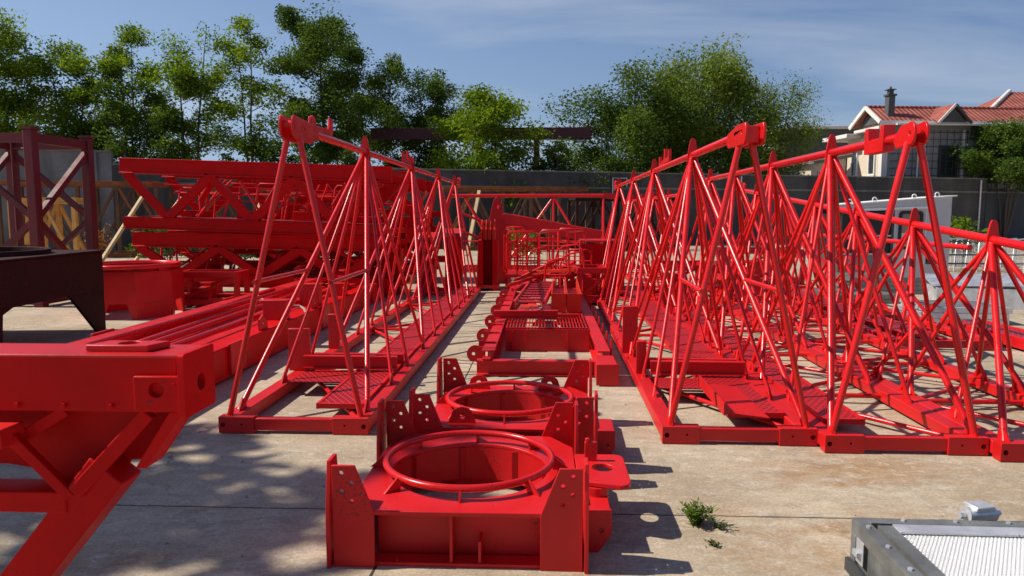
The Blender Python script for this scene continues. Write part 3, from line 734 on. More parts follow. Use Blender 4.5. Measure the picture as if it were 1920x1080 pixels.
m = MB()
for k in range(26): m.box(-0.44 + k * 0.0375, -0.428 + k * 0.0375, 1.345, 2.6, 0.255, 0.275)
for yy in (1.345, 1.75, 2.15, 2.57): m.box(-0.446, 0.515, yy, yy + 0.018, 0.262, 0.279)
m.build('deck_grating', RED_TUBE, t)
m = MB(); m.ibeam((-0.62, 2.02, 0.335), (0.18, 2.08, 0.335), 0.09, 0.10, 0.012, 0.012); m.bar((0.0, 2.2, 0.30), (0.45, 2.24, 0.30), 0.07, 0.035)
m.build('loose_channel', RED, t)
for yy in (0.35, 1.45, 2.6, 3.7, 4.8, 5.8):
    pts = [(0.09 * math.cos(R(a)), 0.10 + 0.09 * math.sin(R(a))) for a in range(60, 241, 20)] + [(0.10, 0.02), (0.10, 0.17)]
    MB().plate(pts, 0.02, (-0.70, yy, 0.06), (1, 0, 0), (0, 0, 1), [(-0.02, 0.10, 0.018)]).build('pin_lug', RED, t, bevel=0.002)
for k in range(9):
    yy = 0.4 + k * 0.55
    m = MB(); m.pipe([(0.70, yy, 0.10), (0.70, yy, 0.30), (0.70, yy + 0.08, 0.30), (0.70, yy + 0.08, 0.10)], 0.009, 6); m.build('rail_hoop', RED_TUBE, t)
for k in range(8):
    yy = 0.5 + k * 0.62
    m = MB(); m.box(-0.68, -0.61, yy, yy + 0.03, 0.06, 0.27); m.box(-0.68, -0.50, yy + 0.031, yy + 0.05, 0.242, 0.256)
    m.build('rail_cleat', RED, t)
# flat plates and rods lying on the deck
for i, (x0, y0, x1, y1, w) in enumerate(((-0.30, 2.5, -0.22, 3.7, 0.16), (-0.08, 2.45, -0.20, 3.8, 0.12), (0.07, 2.5, -0.05, 3.9, 0.10))):
    tag(MB().bar((x0, y0, 0.29 + 0.012 * i), (x1, y1, 0.29 + 0.012 * i), w, 0.022).build('tie_plate', RED_ORANGE, bevel=0.002), ('wide flat red tie plate lying left on the counter jib deck', 'flat red tie plate lying in the middle of the counter jib deck', 'narrow flat red tie plate beside the two red steel troughs')[i], 'steel plate').location = (0, 7.0, 0)
# two deep troughs
for i, x in enumerate((0.10, 0.305)):
    b = thing('steel_trough', ('left one of the two bright red steel troughs standing on the counter jib', 'right one of the two bright red steel troughs standing on the counter jib')[i], 'steel trough', (x, 9.62, 0.285), -0.02)
    m = MB(); m.box(0.0, 0.198, 0, 0.012, 0, 0.25); m.build('end_panel', RED_ORANGE, b, bevel=0.002)
    m = MB(); m.box(0, 0.012, 0.0125, 2.6, 0, 0.25); m.box(0.186, 0.198, 0.0125, 2.6, 0, 0.25); m.box(0.013, 0.185, 0.0125, 2.6, 0.0, 0.012); m.build('trough_wall', RED_ORANGE, b)
    MB().torus((0.1, 0.55, 0.10), 0.05, 0.014, 20, 8).build('lifting_ring', RED, b)
    m = MB(); m.box(0.013, 0.185, 0.25, 2.4, 0.06, 0.07); m.build('inner_plate', RED, b)
# folded mesh stairs left of the troughs
b = thing('folded_stair', 'folded red mesh stair lying on the far half of the counter jib', 'stair', (-0.42, 10.2, 0.29), -0.05)
for x in (0.0, 0.42): MB().bar((x, 0, 0.02), (x + 0.08, 2.5, 0.12), 0.03, 0.10).build('stringer', RED_TUBE, b)
for k in range(9): MB().box(0.03 + k * 0.009, 0.40 + k * 0.009, 0.15 + k * 0.26, 0.30 + k * 0.26, 0.03 + k * 0.01, 0.05 + k * 0.01).build('tread', MESH_RED, b)
b = thing('folded_stair', 'red slanting stair stringer with mesh panel leaning over the counter jib deck', 'stair', (-0.50, 12.3, 0.30), -0.35)
MB().bar((0, 0, 0.0), (0.35, 2.2, 0.35), 0.12, 0.05).build('stringer', RED, b)
for k in range(6): MB().box(0.07 + 0.055 * k, 0.45 + 0.055 * k, 0.2 + 0.33 * k, 0.38 + 0.33 * k, 0.03 + 0.053 * k, 0.05 + 0.053 * k).build('tread', MESH_RED, b)

def guard_cage(label, x, y, w, d, z0, h, rz):
    c = thing('guard_cage', label, 'railing', (x, y, 0), rz, 'red pipe guard rails at the far end of the middle row')
    for sy in (0, d):
        pts = [(0, sy, z0), (0, sy, z0 + h - 0.06), (0.06, sy, z0 + h), (w - 0.08, sy, z0 + h), (w, sy, z0 + h - 0.08), (w, sy, z0)]
        MB().pipe(pts, 0.017, 6).build('hoop_rail', RED_TUBE, c)
        for k in (0.33, 0.66): MB().tube((0.02, sy, z0 + h * k), (w - 0.02, sy, z0 + h * k), 0.012, n=6).build('mid_rail', RED_TUBE, c)
        for k in (0.33, 0.66): MB().tube((w * k, sy, z0), (w * k, sy, z0 + h - 0.02), 0.012, n=6).build('baluster', RED_TUBE, c)
    for x_ in (0.03, w - 0.03):
        MB().tube((x_, 0.02, z0 + h - 0.04), (x_, d - 0.02, z0 + h - 0.04), 0.014, n=6).build('top_rail', RED_TUBE, c)
    MB().box(-0.02, w + 0.02, -0.02, d + 0.02, z0 - 0.06, z0 + 0.0).build('kick_plate', RED, c)
    for x_ in (0.04, w - 0.04):
        for y_ in (0.04, d - 0.04): MB().box(x_ - 0.025, x_ + 0.025, y_ - 0.025, y_ + 0.025, 0, z0 - 0.061).build('leg', RED, c)
    return c
guard_cage('left pipe guard cage beyond the counter jib, upright with square corners', -0.72, 14.0, 0.62, 0.9, 0.42, 0.82, 0.03)
guard_cage('middle pipe guard cage beyond the counter jib, with the raised bent top rail', -0.08, 13.5, 0.55, 1.5, 0.45, 0.84, -0.25)
guard_cage('lowest pipe guard cage, folded against the red panel behind the troughs', 0.42, 13.8, 0.5, 1.2, 0.30, 0.62, -0.3)

for i, (x, y, w, h, rz) in enumerate(((0.02, 12.6, 0.42, 0.52, -0.5), (0.30, 12.9, 0.40, 0.60, -0.35), (0.22, 13.3, 0.50, 0.72, -0.6), (-0.30, 13.2, 0.45, 0.66, 0.2))):
    o = thing('handrail_hoop', ('smallest bent red handrail hoop standing on the counter jib end', 'bent red handrail hoop standing second from the troughs', 'tallest bent red handrail hoop with a flared top', 'bent red handrail hoop left of the other loose hoops')[i], 'handrail', (x, y, 0.28), rz)
    MB().pipe([(0, 0, 0), (0.0, 0, h * 0.7), (0.04, 0.02, h * 0.9), (0.14, 0.04, h), (w - 0.1, 0.1, h * 1.06), (w - 0.02, 0.12, h * 0.95), (w, 0.12, h * 0.6), (w - 0.12, 0.1, h * 0.42)], 0.018, 7).build('hoop', RED_TUBE, o)
    MB().tube((0, 0, h * 0.5), (w - 0.08, 0.1, h * 0.5), 0.013, n=6).build('mid_rail', RED_TUBE, o)
    MB().box(-0.04, 0.04, -0.04, 0.04, 0.0, 0.012).build('foot_plate', RED, o)
guard_cage('wide low pipe guard cage standing behind the other cages', -0.55, 15.3, 1.1, 0.8, 0.30, 0.75, 0.12)
guard_cage('narrow tall pipe guard cage right of the dark column', -0.85, 15.6, 0.4, 0.6, 0.35, 0.95, -0.1)
for i, (x0, y0, x1, y1, z0, z1) in enumerate(((-0.5, 12.4, 0.3, 13.6, 0.45, 0.75), (-0.35, 13.0, 0.55, 12.6, 0.55, 0.62), (-0.6, 11.8, 0.0, 13.2, 0.42, 0.5))):
    tag(MB().bar((x0, y0, z0), (x1, y1, z1), 0.06, 0.05).build('loose_bar', RED_ORANGE, bevel=0.003), ('red bar sloping up to the right over the folded stair', 'red bar lying crosswise among the handrail hoops', 'lowest loose red bar beside the folded stair stringer')[i], 'steel bar')
# column with rounded cap plates and the tower-head boom
b = thing('steel_column', 'dark hollow red box column with rounded cap plates near the far end of the left jib', 'steel column', (-1.16, 14.9, 0), 0.02)
m = MB(); m.box(-0.20, -0.09, 0, 0.5, 0.12, 1.05); m.box(0.10, 0.21, 0, 0.5, 0.0, 1.05); m.box(-0.089, 0.099, 0.42, 0.5, 0.12, 1.05); m.build('column_wall', RED_SHADE, b, bevel=0.004)
for x in (-0.12, -0.03, 0.06, 0.14):
    pts = [(-0.25, 0), (0.25, 0), (0.25, 0.22)] + [(0.18 * math.cos(R(a)), 0.26 + 0.16 * math.sin(R(a))) for a in range(0, 181, 20)] + [(-0.25, 0.22)]
    MB().plate(pts, 0.025, (x, 0.25, 1.052), (0, 1, 0), (0, 0, 1), [(0, 0.26, 0.04)]).build('cap_plate', RED_ORANGE, b)
MB().box(-0.22, 0.23, -0.02, 0.52, 0.06, 0.118).build('base_flange', RED, b)
b = thing('tower_peak', 'red tower head with peaked cheek plates and a long sloping boom behind the guard cages', 'crane head', (-1.05, 16.6, 0), 0.0)
pts = [(-0.5, 0.0), (0.28, 0.0), (0.30, 0.85), (0.24, 1.05), (0.12, 1.5), (0.05, 1.9), (-0.02, 1.98), (-0.10, 1.9), (-0.20, 1.45), (-0.45, 1.1)]
for y in (0.0, 0.35): MB().plate(pts, 0.03, (0, y, 0), (1, 0, 0), (0, 0, 1), [(0.0, 1.75, 0.05)]).build('cheek_plate', RED, b, bevel=0.004)
MB().bar((0.10, 0.17, 1.46), (2.35, 0.0, 1.06), 0.24, 0.30).build('boom', RED, b, bevel=0.006)
MB().bar((0.30, 0.17, 1.578), (1.35, 0.08, 1.394), 0.18, 0.012).build('boom_cover_plate', RED, b)
for z, dx in ((1.62, -0.9), (1.2, -0.85)): MB().tube((-0.25, 0.17, z - 0.25), (dx, 0.1, z), 0.03).build('tie_rod', RED_TUBE, b)
b = thing('ballast_stand', 'tall red panelled frame beside the troughs at the far right of the middle row', 'steel frame', (0.72, 13.9, 0), -0.03)
MB().box(0, 0.78, 0, 0.02, 0.10, 1.02).build('front_panel', RED_SHADE, b)
for x in (-0.03, 0.79): MB().box(x, x + 0.03, -0.02, 0.9, 0.0, 1.06).build('frame_post', RED, b)
MB().box(-0.03, 0.82, -0.03, 0.9, 1.062, 1.09).build('frame_top', RED_TUBE, b, bevel=0.003)
MB().bar((0.02, -0.03, 0.15), (0.76, -0.03, 0.95), 0.02, 0.05).build('diagonal', RED, b)

# ------------------------------------------------------------------ long counter jib on the left, with tie rods lying on it
t = thing('counter_jib', 'long red box-girder counter jib with tie rods lying on top, left of the hooked-head jib', 'counter jib', (-3.6, 4.55, 0))
for x, h in ((0.44, 0.33), (-0.62, 0.42)):
    m = MB(); m.box(x - 0.13, x + 0.13, 0, 10.6, 0.02, h); m.build('girder', RED_SHADE if x > 0 else RED, t, bevel=0.012)
    m = MB(); m.box(x - 0.15, x + 0.15, -0.02, -0.002, 0.0, h + 0.04); m.build('end_plate', RED, t, bevel=0.003)
    for k, yy in enumerate((2.2, 5.1, 8.0)):
        m = MB(); m.box(x + 0.132 if x > 0 else x - 0.16, x + 0.16 if x > 0 else x - 0.132, yy, yy + 0.35, 0.05, h + 0.02); m.build('splice_plate', RED, t, bevel=0.003)
for yy in (0.6, 2.4, 4.2, 6.0, 7.8, 9.6):
    MB().ibeam((-0.488, yy, 0.16), (0.308, yy, 0.16), 0.10, 0.16, 0.012, 0.012).build('cross_beam', RED, t)
MB().box(-0.46, 0.28, 2.0, 10.2, 0.245, 0.257).build('deck_plate', RED, t)
for yy in (3.1, 4.9, 6.4):
    m = MB(); m.plate([(0, 0), (0.22, 0), (0.22, 0.05), (0.11, 0.17), (0.0, 0.12)], 0.02, (0.52, yy, 0.332), (0, 1, 0), (0, 0, 1), [(0.1, 0.08, 0.02)]); m.build('pad_eye', RED, t)
for yy, z in ((3.9, 0.55), (5.2, 0.62), (6.5, 0.5)):
    m = MB(); m.box(0.25, 0.52, yy, yy + 0.16, 0.332, z); m.box(0.22, 0.55, yy - 0.02, yy + 0.18, z + 0.001, z + 0.02); m.build('support_box', RED, t, bevel=0.004)
for k, (x, y0, y1, z, r) in enumerate(((-0.30, 0.5, 6.4, 0.40, 0.028), (-0.16, 0.8, 7.2, 0.38, 0.032), (-0.02, 1.0, 6.8, 0.40, 0.026), (0.12, 1.5, 7.6, 0.37, 0.032), (-0.42, 1.3, 8.2, 0.46, 0.024))):
    o = thing('tie_rod', ('leftmost red tie rod but one, lying in the bundle on the long counter jib', 'thick red tie rod with a flat eye end nearest the fore beam', 'middle red tie rod of the bundle on the long counter jib', 'rightmost thick red tie rod of the bundle on the long counter jib', 'thin red tie rod resting highest and leftmost on the long counter jib')[k], 'tie rod', (-3.6 + x, 4.55, 0), -0.02 * (k - 2))
    MB().tube((0, y0, z), (0, y1, z + 0.03), r).build('rod', RED_TUBE, o)
    for ye in (y0, y1):
        sgn = -1 if ye == y0 else 1
        pts = [(0.0, -0.04), (0.22, -0.05)] + [(0.25 + 0.065 * math.cos(R(a)), 0.065 * math.sin(R(a))) for a in range(-70, 71, 20)] + [(0.22, 0.05), (0.0, 0.04)]
        MB().plate(pts, 0.03, (0, ye, z), (0, sgn, 0), (1, 0, 0), [(0.25, 0, 0.028)]).build('eye_plate', RED, o)
t = MB(); t.pipe([(-4.0, 9.9, 0.46), (-3.75, 9.6, 0.40), (-3.5, 9.4, 0.39), (-3.25, 9.5, 0.36), (-3.1, 9.2, 0.37), (-2.98, 8.9, 0.36)], 0.016, 7)
tag(t.build('hose', HOSE), 'loose grey green hose lying across the long counter jib', 'hose')
t = thing('winch_unit', 'red gabled winch frame with pink-lit top plates behind the long counter jib', 'winch frame', (-3.2, 14.2, 0), 0.05)
for k, (x, y, h) in enumerate(((0, 0, 1.02), (0.62, 0.6, 1.05), (1.15, 1.1, 1.12))):
    m = MB(); m.box(x, x + 0.36, y, y + 0.5, 0, h); m.build('cabinet', RED_SHADE, t, bevel=0.006)
    m = MB(); m.plate([(-0.03, -0.04), (0.40, -0.04), (0.40, 0.54), (-0.03, 0.54)], 0.015, (x, y, h + 0.06), (1, 0, 0), (0, 1, 0.16)); m.build('top_cover', RED, t)
MB().box(-0.1, 1.7, -0.2, 1.8, 0.0, 0.001 + 0.10).build('skid', RED, t) if False else None

# ------------------------------------------------------------------ stacked platform trusses on the left
def platform_stack(label, x, y, ln, z0, depth, h, rz, tilt, detail=True, seed=1, group='red platform trusses stacked on the left'):
    rnd = random.Random(seed)
    t = thing('platform_truss', label, 'steel truss', (x, y, z0), rz, group)
    t.rotation_euler = (0, tilt, rz)
    fh = 0.28
    for sy in (0, depth):
        m = MB(); m.ibeam((0, sy, h - fh / 2), (ln, sy, h - fh / 2), 0.16, fh, 0.022, 0.10); m.build('top_flange', RED_SHADE, t, bevel=0.004)
        m = MB(); m.ibeam((0.05, sy, 0.11), (ln, sy, 0.11), 0.15, 0.22, 0.022, 0.09); m.build('bottom_flange', RED_SHADE, t, bevel=0.004)
        n = int(ln / 0.78); zt, zb = h - fh + 0.005, 0.215
        for k in range(n):
            x0, x1 = 0.1 + k * (ln - 0.3) / n, 0.1 + (k + 1) * (ln - 0.3) / n
            a, b_ = ((x0, zt), (x1, zb)) if k % 2 == 0 else ((x0, zb), (x1, zt))
            m = MB(); m.bar((a[0], sy, a[1]), (b_[0], sy, b_[1]), 0.15, 0.10 if k % 2 else 0.088, Vector((0, 1, 0))); m.build('web_brace', RED_SHADE, t)
    for k in range(int(ln / 1.2) + 1):
        xx = 0.12 + k * 1.2
        MB().box(xx, xx + 0.08, 0.081, depth - 0.081, h - 0.16, h - 0.06).build('cross_member', RED_SHADE, t)
        MB().box(xx, xx + 0.08, 0.081, depth - 0.081, 0.06, 0.16).build('cross_member', RED_SHADE, t)
    if detail:
        for k in range(9):
            xa = rnd.uniform(0.2, ln - 1.0); ya = rnd.uniform(0.15, depth - 0.15)
            MB().tube((xa, ya, 0.25), (xa + rnd.uniform(-0.5, 0.7), ya + rnd.uniform(-0.1, 0.1), h - fh - 0.05), 0.022, n=6).build('inner_strut', RED_TUBE, t)
        for k in range(4):
            zz = rnd.uniform(0.35, h - fh - 0.1); xa = rnd.uniform(0.2, 1.5)
            MB().tube((xa, rnd.uniform(0.15, depth - 0.15), zz), (ln - rnd.uniform(0.3, 1.5), rnd.uniform(0.15, depth - 0.15), zz + rnd.uniform(-0.1, 0.1)), 0.018, n=6).build('inner_rail', RED_TUBE, t)
        MB().box(0.3, ln - 0.2, 0.12, depth - 0.12, 0.225, 0.235).build('deck_mesh', MESH_RED, t)
        for k in range(7):
            x0 = 0.45 + k * (ln - 1.2) / 7 + rnd.uniform(-0.1, 0.1); w = rnd.uniform(0.5, 0.9); y0 = rnd.uniform(0.15, depth - 0.25)
            zb = 0.24; hh = h - fh - 0.30 - rnd.uniform(0, 0.25)
            MB().pipe([(x0, y0, zb), (x0 + 0.07, y0, zb + hh - 0.05), (x0 + 0.12, y0, zb + hh), (x0 + w, y0, zb + hh), (x0 + w + 0.06, y0, zb + hh - 0.06), (x0 + w - 0.05, y0, zb)], 0.019, 6).build('folded_rail', RED_TUBE, t)
            MB().tube((x0, y0, zb + hh * 0.5), (x0 + w, y0, zb + hh * 0.5), 0.014, n=6).build('folded_rail_bar', RED_TUBE, t)
        for k in range(3):
            x0 = 1.6 + k * 1.25; m = MB(); m.bar((x0, 0.3, 0.75 * h), (x0 - 0.22, 0.22, 0.42 * h), 0.02, 0.16, Vector((0.3, 1, 0))); m.build('loose_plate', RED, t)
        for k in range(4):
            x0 = 0.8 + k * 1.1; MB().box(x0, x0 + 0.4, depth * 0.4, depth * 0.4 + 0.5, 0.236, 0.236 + rnd.uniform(0.1, 0.22)).build('stowed_box', RED_SHADE, t, bevel=0.006)
    return t
platform_stack('upper red platform truss stacked on another, its broad top flange below the trees', -7.78, 13.1, 5.0, 1.33, 1.5, 1.28, 0.0, R(2.0), seed=3)
platform_stack('lower red platform truss resting on sleepers under the upper one', -7.70, 13.3, 4.9, 0.26, 1.3, 1.0, 0.0, R(1.0), seed=8)
platform_stack('further red platform truss of a second stack behind the hooked-head jib', -6.8, 16.4, 4.1, 1.32, 1.4, 1.10, 0.03, R(0.6), seed=5)
platform_stack('bottom red platform truss of the second stack behind the hooked-head jib', -6.8, 16.5, 4.2, 0.2, 1.5, 1.08, 0.03, 0.0, seed=6)
for i, (x, y, z, w) in enumerate(((-7.4, 12.95, 0.0, 0.24), (-5.2, 12.95, 0.0, 0.18), (-3.5, 12.95, 0.0, 0.14), (-6.4, 16.3, 0, 0.2), (-3.2, 16.4, 0, 0.2))):
    m = MB(); m.box(0, 0.22, 0, 1.8, 0, w); o = m.build('sleeper', RED_SHADE if i < 3 else TIMBER, bevel=0.008); o.location = (x, y, z)
    tag(o, ('thick red sleeper beam under the left end of the lower platform truss', 'red sleeper beam under the middle of the lower platform truss', 'thin red sleeper beam under the right end of the lower platform truss', 'timber sleeper under the left end of the second truss stack', 'timber sleeper under the right end of the second truss stack')[i], 'sleeper')
MB_ = MB(); MB_.ibeam((-6.55, 12.3, 0.115), (-3.4, 12.2, 0.115), 0.14, 0.22, 0.02, 0.02)
tag(MB_.build('steel_beam', RED, bevel=0.003), 'red steel beam lying on the ground before the lower platform truss', 'steel beam')
# low red equipment around the lower truss
def frame_box(label, x, y, w, d, h, rz, seed, mat=RED, cat='steel frame', name='steel_skid'):
    rnd = random.Random(seed)
    t = thing(name, label, cat, (x, y, 0), rz)
    for i in (0, 1):
        for j in (0, 1): MB().box(i * w - 0.04, i * w + 0.04, j * d - 0.04, j * d + 0.04, 0, h).build('frame_post', mat, t)
    for z in (0.10, h - 0.05):
        for j in (0, 1): MB().box(0.041, w - 0.041, j * d - 0.035, j * d + 0.035, z - 0.05, z + 0.045).build('frame_rail', mat, t)
        for i in (0, 1): MB().box(i * w - 0.035, i * w + 0.035, 0.041, d - 0.041, z - 0.05, z + 0.045).build('frame_rail', mat, t)
    for j in (0, 1): MB().bar((0.03, j * d, 0.15), (w - 0.03, j * d, h - 0.12), 0.05, 0.05).build('diagonal', mat, t)
    MB().box(0.05, w - 0.05, 0.06, d - 0.06, 0.146, 0.156).build('floor_mesh', MESH_RED, t)
    for k in range(3):
        a = rnd.uniform(0.05, w * 0.5); MB().box(a, a + w * 0.35, d * 0.2 + 0.1 * k, d * 0.2 + 0.1 * k + 0.25, 0.157, 0.157 + h * rnd.uniform(0.25, 0.6)).build('stowed_box', mat, t, bevel=0.006)
    return t
for i, a in enumerate((
    ('open red steel frame just behind the red octagonal base', -6.0, 12.0 - 0.2, 0.0, 0, 0, 0),)):
    pass
frame_box('small cluttered red frame among the hoops behind the steel troughs', 0.62, 12.6, 0.5, 0.9, 0.66, 0.1, 21)
frame_box('low open red frame between the octagonal base and the platform stack', -6.2, 12.0, 1.0, 0.45, 0.62, 0.03, 4)
frame_box('red machinery frame far back between the boxed-head and rounded-head jibs', 2.0, 15.2 - 3.1, 0.8, 1.2, 0.75, 0.0, 9)
frame_box('red machinery frame furthest right behind the short low jib', 4.0, 16.4, 1.8, 1.2, 0.8, 0.05, 11)
frame_box('long low red frame deep in the yard beside the small jib section', 3.35, 13.7, 0.65, 2.2, 0.45, 0.0, 13)
def low_platform(label, x, y, w, d, h, rz):
    t = thing('walkway_platform', label, 'platform', (x, y, 0), rz)
    MB().box(0.05, w - 0.05, 0.05, d - 0.05, h - 0.03, h - 0.018).build('deck', MESH_RED, t)
    for xx in (0, w - 0.049): MB().box(xx, xx + 0.049, 0, d, h - 0.13, h).build('edge_beam', RED, t, bevel=0.004)
    for k in range(int(d / 0.9) + 1): MB().box(0.05, w - 0.05, k * 0.9, k * 0.9 + 0.049, h - 0.12, h - 0.031).build('joist', RED, t)
    for xx in (0.05, w - 0.12):
        for yy in (0.2, d - 0.3): MB().box(xx, xx + 0.07, yy, yy + 0.07, 0, h - 0.131).build('leg', RED, t)
    return t
low_platform('flat red walkway platform on the ground beyond the short low jib', 4.2, 18.3, 1.4, 2.6, 0.28, 0.0)
low_platform('flat red walkway platform lying right of the short low jib', 5.55, 8.0, 0.5, 2.2, 0.16, 0.03)

# jib section lying crosswise in front of the back wall
t = thing('crane_jib_section', 'red triangular jib section lying crosswise before the back wall', 'crane jib', (-2.6, 19.5, 0), -0.02)
MB().tube((0, 0.55, 2.08), (4.25, 0.55, 2.08), 0.05).build('top_chord', RED_TUBE, t)
MB().plate([(0, -0.06), (0.4, -0.1), (0.42, 0.06), (0.1, 0.08)], 0.08, (4.1, 0.55, 2.08), (1, 0, 0), (0, 0, 1)).build('chord_lug', RED, t)
for y in (0, 1.1): MB().box(0, 4.4, y - 0.05, y + 0.05, 0.02, 0.14).build('bottom_rail', RED, t)
for k, a in enumerate((0.4, 2.85)):
    for y in (0, 1.1):
        for dx in (-1.35, 1.15): 
            if -0.1 < a + dx < 4.5: MB().tube((a, 0.55, 2.05), (a + dx, y, 0.13), 0.034).build('brace', RED_TUBE, t)
for a in (1.35, 2.85, 4.2):
    for y in (0, 1.1): MB().tube((a, 0.55, 2.05), (a, y, 0.13), 0.03).build('brace', RED_TUBE, t)
for z in (0.85,): MB().tube((0, 0.2, z), (4.3, 0.2, z), 0.02).build('mid_rail', RED_TUBE, t)

# ------------------------------------------------------------------ fore beam at the lower left, close to the camera
t = thing('cross_arm', 'big close red box beam with gusset, braces and a slanting leg at the lower left', 'steel beam', (-0.045, 2.3, -0.022))
m = MB(); m.box(-2.6, -1.165, 0.012, 0.19, 0.965, 1.145); m.plate([(-2.6, 0.965), (-1.165, 0.965), (-1.165, 1.145), (-2.6, 1.145)], 0.0118, (0, 0.006, 0), (1, 0, 0), (0, 0, 1)); m.build('box_beam', RED_SHADE, t)
MB().plate([(-1.30, 0.97), (-1.149, 0.97), (-1.149, 1.09), (-1.30, 1.09)], 0.02, (0, -0.0105, 0), (1, 0, 0), (0, 0, 1), [(-1.225, 1.045, 0.026)]).build('pin_plate', RED_SHADE, t, bevel=0.003)
MB().box(-2.6, -1.158, -0.004, 0.20, 1.1455, 1.157).build('top_cover', RED, t, bevel=0.004)
MB().plate(rounded(-0.03, 0.95, 0.19, 1.165, 0.012), 0.022, (-1.135, 0, 0), (0, 1, 0), (0, 0, 1), [(0.09, 1.05, 0.03)]).build('end_plate', RED_SHADE, t, bevel=0.004)
MB().plate([(-2.6, 0.962), (-1.155, 0.962), (-1.293, 0.765), (-1.40, 0.763), (-1.50, 0.60), (-1.62, 0.62), (-1.68, 0.715), (-1.85, 0.74), (-2.6, 0.74)], 0.02, (0, 0.12, 0), (1, 0, 0), (0, 0, 1)).build('gusset_plate', RED_SHADE, t, bevel=0.004)
MB().plate([(-1.20, 0.962), (-1.155, 0.962), (-1.293, 0.765), (-1.33, 0.765)], 0.09, (0, 0.06, 0), (1, 0, 0), (0, 0, 1)).build('gusset_flange', RED_SHADE, t, bevel=0.003)
MB().bar((-1.415, 0.05, 0.765), (-2.02, 0.05, 0.024), 0.14, 0.125, Vector((0, 1, 0))).build('leg', RED_SHADE, t, bevel=0.006)
MB().bar((-2.6, 0.04, 0.655), (-1.555, 0.04, 0.655), 0.12, 0.075).build('lower_beam', RED_SHADE, t, bevel=0.006)
MB().bar((-1.73, -0.03, 0.90), (-1.545, 0.0, 0.67), 0.035, 0.035).build('brace', RED_SHADE, t, bevel=0.004)
MB().bar((-1.52, -0.01, 0.69), (-1.28, 0.03, 0.955), 0.04, 0.05).build('brace', RED_SHADE, t, bevel=0.004)
MB().bar((-1.76, 0.02, 0.84), (-1.58, 0.05, 0.955), 0.03, 0.04).build('brace', RED_SHADE, t, bevel=0.004)
m = MB(); m.box(-2.5, -1.705, -0.10, 0.02, 0.86, 0.925); m.build('stub_beam', RED, t, bevel=0.006)
m = MB(); m.plate([(-0.115, -0.05), (0.10, -0.05), (0.13, 0.045), (-0.085, 0.045)], 0.022, (-1.385, 0.10, 1.169), holes=[(0.01, 0.0, 0.035)])
m.build('pad_plate', RED, t, bevel=0.003)

for k in range(5):
    MB().tube((-1.20, -0.012, 0), (-1.20, 0.0115, 0), 0.009, n=6).build('bolt_head', RED_SHADE, t).location = (-0.03 - 0.16 * k, 0, 0.985) if k else (0.035, -0.012, 1.06)

# ------------------------------------------------------------------ rusty base and octagonal red base at the left
t = thing('crane_pedestal', 'dark rusty steel base with a round rim and gusset legs at the left edge', 'crane base', (-7.12, 7.2, 0), 0.10)
# local: x -1.3..1.3 ; y 0..2.35 ; right face is x = 1.3
m = MB(); m.box(-1.3, 1.3, 0.0, 2.4, 0.56, 1.08); m.build('body', RUST_DARK, t, bevel=0.01)
m = MB(); m.plate([(-1.33, -0.03), (1.33, -0.03), (1.33, 2.43), (-1.33, 2.43)], 0.02, (0, 0, 1.092), holes=[(0.15, 1.2, 0.95)]); m.build('top_flange', RUST_DARK, t, bevel=0.003)
MB().shell((0.15, 1.2), 1.0, 0.94, 1.103, 1.16).build('rim', RUST_DARK, t, bevel=0.003)
for y0, y1, f in ((0.0, 0.30, 1), (2.4, 2.1, 1)):
    sg = 1 if y1 > y0 else -1
    m = MB(); m.plate([(y0, 0), (y0 + sg * 0.22, 0), (y0 + sg * 0.85, 0.559), (y0, 0.559)] if sg < 0 else [(y0, 0), (y0 + 0.16, 0), (y0 + 0.22, 0.50), (y0 + 0.40, 0.559), (y0, 0.559)], 0.04, (1.27, 0, 0), (0, 1, 0), (0, 0, 1)); m.build('gusset_leg', RUST_DARK, t)
    m = MB(); m.box(-1.29, -1.0, min(y0, y0 + sg * 0.3), max(y0, y0 + sg * 0.3), 0, 0.558); m.build('leg', RUST_DARK, t)
m = MB(); m.box(1.02, 1.249, 0.0, 0.05, 0, 0.558); m.build('leg', RUST_DARK, t)
m = MB(); m.box(0.75, 0.95, 0.35, 0.6, 1.161, 1.18); m.build('seat_pad', RUST_DARK, t)

t = thing('crane_pedestal', 'glossy red octagonal base with a rolled rim and four leg plates', 'crane base', (-6.5, 11.2, 0), 0.15)
oc = [(0.72 * math.cos(R(22.5 + 45 * k)), 0.72 * math.sin(R(22.5 + 45 * k))) for k in range(8)]
m = MB(); vs = [(x, y, 0.24) for x, y in oc] + [(x, y, 0.70) for x, y in oc]; m.add(vs, [(k, (k + 1) % 8, (k + 1) % 8 + 8, k + 8) for k in range(8)])
vi = [(x * 0.97, y * 0.97, 0.24) for x, y in oc] + [(x * 0.97, y * 0.97, 0.70) for x, y in oc]; m.add(vi, [((k + 1) % 8, k, k + 8, (k + 1) % 8 + 8) for k in range(8)])
m.add(vs[:8] + vi[:8], [(k, k + 8, (k + 1) % 8 + 8, (k + 1) % 8) for k in range(8)])
m.build('body', RED, t)
MB().plate(oc, 0.02, (0, 0, 0.712), holes=[(0, 0, 0.56)]).build('top_flange', RED, t, bevel=0.003)
MB().shell((0, 0), 0.62, 0.57, 0.723, 0.79).build('collar', RED, t)
MB().torus((0, 0, 0.79), 0.66, 0.036).build('rim', RED_TUBE, t)
